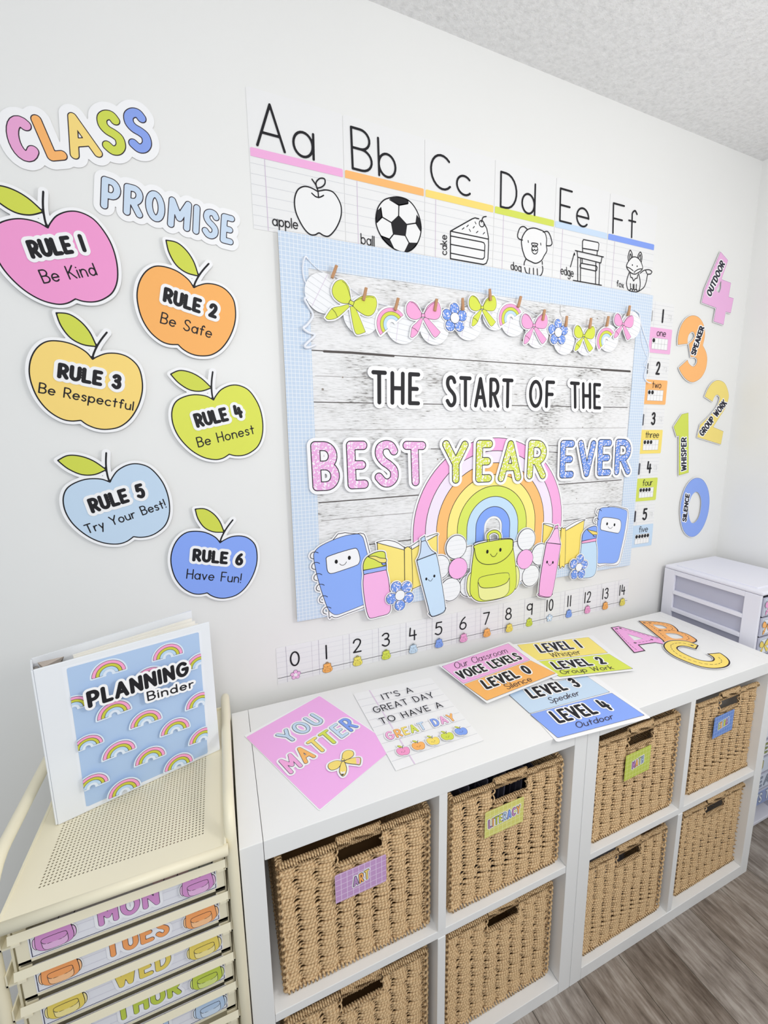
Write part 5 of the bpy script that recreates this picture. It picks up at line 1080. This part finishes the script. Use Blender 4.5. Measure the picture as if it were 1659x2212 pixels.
up = TOP.uv(px('m', '955 180'))[0]-TOP.uv(px('m', '978 212'))[0]; up /= np.linalg.norm(up); rt = np.array([up[1], -up[0]])
for co, c in ap:
    m_ = TOP.uv(px('m', co), .0016)[0]; k = .019/np.linalg.norm(B0-N0)
    loc = lambda P: m_+np.outer((P[:, 0]-(N0[0]+B0[0])/2)*k, rt)+np.outer((P[:, 1]-(N0[1]+B0[1])/2)*k, up)
    by, lf = PG(smooth(loc(src_body))), PG(smooth(loc(src_leaf))); A.part('apple_picture').add([by, lf], (248, 248, 250), .0024, cell=.0012, dh=.0001); A.add([by, lf, S(loc(src_stem), .0002)], (90, 70, 60), .0004, cell=.0008, dh=.0001); A.add(by, c, -.0002, cell=.0009, dh=.0001); A.add(lf, (206, 216, 90), -.0002, cell=.0008, dh=.0001)
    A.add([DISC(m_-rt*.0035, .0009, 8), DISC(m_+rt*.0035, .0009, 8), S([m_-rt*.0012-up*.002, m_-up*.003, m_+rt*.0012-up*.002], .0003)], (50, 30, 40), cell=.0005)
A.done()
def lsheet(lab, h, Qp, bands, texts, tilt=None):
    A = Art(TOP, 'voice_level_sheet', lab, 'poster', 'voice level sheets fanned out on the shelf tops', h)
    A.part('sheet').add(PG(TOP.uv(px('P', Qp), h)), (247, 247, 248), thick=.0006, cell=.004)
    for cr, co, c in bands:
        p_ = PG(TOP.uv(px(cr, co), h)); A.part('colour_band').add(p_, (100, 96, 110), .0003, cell=.003, dh=.0001); A.add(p_, c, -.0005, cell=.003)
    A.part('lettering')
    for kd, s_, co in texts:
        if kd == 'b': q = tt(h, 'n', s_, co, .0036 if s_[0] == 'V' else .0042, .42); A.add(q, WHITE, .0040, cell=.0014, thick=.0001, dh=.0001); A.add(q, BLACK, cell=.0011)
        else: A.add(tt(h, 'n', s_, co, .00095, .2), (60, 46, 60), cell=.0009)
    return A.done()
lsheet('voice level sheet with blue LEVEL 4 Outdoor, lowest of the three fanned sheets', .0012, '1092 1480 1268 1446 1406 1550 1203 1603', [('n', '598 470 640 430 1150 332 1318 448 744 602', (202, 224, 246)), ('n', '746 608 1332 455 1567 615 945 778', (140, 172, 250))],
    [('b', 'LEVEL 3', '762 500 1118 408 700 430'), ('t', 'Speaker', '892 532 1108 472 870 490'), ('b', 'LEVEL 4', '955 678 1352 576 872 592'), ('t', 'Outdoor', '1085 712 1352 642 1065 668')])
lsheet('voice level sheet with yellow LEVEL 1 and lime LEVEL 2, back right of fan', .0060, '1106 1392 1280 1372 1371 1448 1196 1468', [('n', '655 110 1165 55 1305 167 760 226', (253, 234, 128)), ('n', '780 232 1312 175 1484 281 960 340', (222, 234, 92))],
    [('b', 'LEVEL 1', '822 170 1130 132 774 108'), ('t', 'Whisper', '905 202 1120 176 876 166'), ('b', 'LEVEL 2', '935 290 1304 248 884 236'), ('t', 'Group Work', '975 324 1352 286 950 292')])
lsheet('voice level sheet with pink VOICE LEVELS and orange LEVEL 0, on top of the fan', .0095, '948 1438 1100 1386 1206 1457 1052 1519', [('n', '115 264 590 100 746 217 268 388', (249, 184, 234)), ('n', '272 394 750 222 932 314 436 510', (255, 188, 106))],
    [('t', 'Our Classroom', '214 284 590 166 196 240'), ('b', 'VOICE LEVELS', '254 362 698 212 204 306'), ('b', 'LEVEL 0', '436 434 768 312 382 368'), ('t', 'Silence', '585 434 768 370 550 396')])
# loose letters
def lett(lab, h, outer, sm, holes, c, dashes, dots):
    A = Art(TOP, 'letter_cutout', lab, 'letter', 'tracing letters on the right shelf top', h); o_ = ptop('o', outer, sm, h); hs = [SUB(ptop('o', q_, s_, h)) for q_, s_ in holes]
    A.part('backing').add([o_]+hs, WHITE, .0015, cell=.0018, thick=.0007); A.part('outline').add([o_]+hs, (56, 44, 50), 0, cell=.0014)
    A.part('letter_face').add([o_]+hs, c, -.0042, cell=.0014)
    ds = []
    for d_ in dashes:
        q = smooth(TOP.uv(px('o', d_), h), False, 8); L = np.concatenate([[0], np.cumsum(np.linalg.norm(np.diff(q, axis=0), axis=1))]); s0 = 0
        while s0 < L[-1]-.003:
            e0 = min(s0+.008, L[-1]); ds.append(S([np.array([np.interp(v_, L, q[:, i_]) for i_ in (0, 1)]) for v_ in (s0, e0)], .0008)); s0 += .014
    A.part('tracing_dashes').add(ds, (66, 50, 56), cell=.0009); A.add([DISC(TOP.uv(px('o', q_), h)[0], .0042, 14) for q_ in dots], (50, 38, 44), cell=.0009)
    for q_ in dots: c_ = TOP.uv(px('o', q_), h)[0]; A.add(S([c_-[.0012, .0018], c_+[.0012, .0018]], .0004), WHITE, cell=.0005, dh=0)
    A.h += .0002; return A.done()
lett('pink tracing letter A, left of the loose letters on the shelf', .0012, '170 768 245 755 640 870 690 915 690 935 598 914 442 936 503 990 392 1012', False, [('328 828 478 875 395 892', False)], (250, 178, 232), ['215 785 300 880 400 970 440 985', '260 780 420 820 560 860 620 880', '400 915 480 905 570 885'], ['228 782', '262 775', '402 915', '560 884'])
lett('orange tracing letter B, behind the pink A and the yellow C', .0026, '430 705 430 705 610 712 740 738 805 785 812 802 812 802 900 830 980 878 988 900 960 914 960 914 700 912 660 890 660 890', True, [('572 742 650 747 700 768 690 778 625 776', True), ('690 825 790 828 850 853 846 870 760 872', True)], (255, 184, 112), ['510 725 600 790 700 880', '540 725 640 728 740 760 755 785 720 800 650 798', '640 798 780 800 880 840 912 875 880 890'], ['490 725', '540 726', '636 797'])
lett('yellow tracing letter C, rightmost and topmost of the loose letters', .0042, '1005 938 1005 938 900 898 790 888 710 897 668 932 690 982 770 1042 900 1100 1040 1145 1160 1158 1260 1145 1302 1110 1285 1065 1215 1012 1180 1008 1180 1008 1078 1016 1078 1016 1128 1045 1140 1070 1110 1085 1010 1073 900 1030 820 985 808 958 850 946 910 955 982 977 982 977', True, [], (254, 226, 116), ['930 938 840 915 760 925 740 950 780 1005 880 1060 1020 1105 1130 1120 1200 1110 1222 1085 1190 1050 1165 1040'], ['942 940'])
# ================================================================== DAY CARDS AND LOOSE SHEETS IN THE TROLLEY
DCOL = [('MON', (214, 150, 206), (232, 186, 226), 'orchid pink'), ('TUES', (250, 168, 104), (254, 200, 150), 'orange'), ('WED', (238, 214, 104), (248, 232, 160), 'yellow'), ('THUR', (196, 212, 84), (218, 230, 140), 'lime green'), ('FRI', (186, 208, 234), (210, 226, 244), 'pale blue')]
for k, (dn, c, c2, cn_) in enumerate(DCOL):
    z1 = LIPZ[k]-.006; z0 = LIPZ[k]-.0550; pl = Plane((0, -.0032, 0), (1, 0, 0), (0, 0, 1)); xa, xb = -.2785, -.0365
    cl = rect(xa+.001, xb-.001, z0+.001, z1-.0005)[1]; CL = PG(cl)
    A = Art(pl, 'day_card', '%s day card reading %s hanging in the cream trolley' % (cn_, dn), 'card', 'day cards on the trolley drawers', .0002)
    A.part('sheet').add(rect(xa, xb, z0, z1), (236, 236, 242), thick=.0006, cell=.004)
    A.part('frame_line').add([S([(xa+.0022, z1-.002), (xa+.0022, z0+.0022), (xb-.0022, z0+.0022), (xb-.0022, z1-.002)], .0005)], (54, 54, 84), cell=.001); A.add([S([(xa+.004, z_), (xb-.004, z_)], .0003) for z_ in (z0+.014, z0+.028)], (210, 208, 220), cell=.001)
    w_ = [.080, .087, .078, .092, .05][k]; cx = (-.157, -.152, -.150, -.148, -.150)[k]; q = text(dn, (cx-w_/2, z0+.0105), (cx+w_/2, z0+.0115), (cx-w_/2, z0+.0470), .0040, .42); q = flat(q)
    A.part('lettering').add([*q, CLIP(CL)], (244, 244, 248), .0042, cell=.0013, dh=.0001); A.add([*q, CLIP(CL)], (60, 46, 70), 0, cell=.001); A.add([*q, CLIP(CL)], c, -.0007, cell=.001)
    for cxb in (xa+.0300, xb-.0270):
        T = simT(PKC, np.array([cxb, z0+.0310]), .0500/PKH, math.radians(0)); backpack(A, T, .0500/PKH, c, c2, clip=CL, cell=.0009, lw=.0004, white=.0016, thick=.0001)
    A.done()
pl = Plane((0, 0, LIPZ[0]-.045), (1, 0, 0), (0, 1, 0))
for k, (q_, c, lab) in enumerate(((rect(-.27, -.12, .006, .20), (206, 200, 200), 'pale grey paper sheet lying in the top trolley drawer, left'), (rect(-.13, -.075, .004, .17), (226, 190, 192), 'dusty pink paper letter in the top trolley drawer'), (rect(-.078, -.038, .003, .19), (200, 206, 196), 'grey green paper letter at the right of the top drawer'))):
    A = Art(pl, 'paper_piece', lab, 'paper', None, .004+.0025*k); A.part('sheet').add(q_, c, .001, cell=.004, thick=.0006)
    x_ = q_[1][0][0]; A.part('drawn_line').add([S([(x_+.03, .008), (x_+.038, .05), (x_+.02, .10)], .0008), S([(x_+.014, .02), (x_+.02, .09)], .0006)], (60, 54, 60), cell=.001); A.done()
# ================================================================== LABELS ON THE DRAWER TOWER
dpl = Plane((0, ty0-.0012, 0), (1, 0, 0), (0, 0, 1))
for k in range(12):
    z1 = tz-.022-k*.068; z0 = max(z1-.064, .036)
    if z1-z0 < .03: break
    c = bowc[k % 6][0]; A = Art(dpl, 'tmp', None, None, h=.0004); zc = (z0+z1)/2
    if k < 8:
        A.part('label_card').add(rect(1.583, 1.80, z0+.007, z1-.005), (236, 240, 247), cell=.004); A.add([S([(1.5845, z0+.0085), (1.7985, z0+.0085), (1.7985, z1-.0065), (1.5845, z1-.0065), (1.5845, z0+.0085)], .0005)], (80, 96, 130), cell=.0012)
        for cx in (1.603, 1.78): bow_art(A, simT(BWC, np.array([cx, zc+.004]), .042/BOWH, 0), c, c, lw=.0005, white=0, cell=.0009)
    else:
        A.part('label_card').add(rect(1.583, 1.845, z0+.005, z1-.003), [(236, 236, 240), (214, 222, 236), (206, 214, 230), (150, 164, 206)][k-8], cell=.004)
        w_ = ['IDEAS', 'US', 'MEAL', 'KEYS TO'][k-8]; cc_ = [(150, 160, 90), (190, 180, 110), (150, 160, 178), (226, 232, 244)][k-8]
        A.part('lettering').add(flat(text(w_, (1.64, z0+.013), (1.80, z0+.013), (1.64, z1-.010), .0040, .4)), (70, 76, 100), .0008, cell=.0013); A.add(flat(text(w_, (1.64, z0+.013), (1.80, z0+.013), (1.64, z1-.010), .0040, .4)), cc_, -.0008, cell=.0013)
    r = A.done()
    for ch in list(r.children): ch.data.transform(Matrix.Translation(r.location-tw.location)); ch.parent = tw
    bpy.data.objects.remove(r)
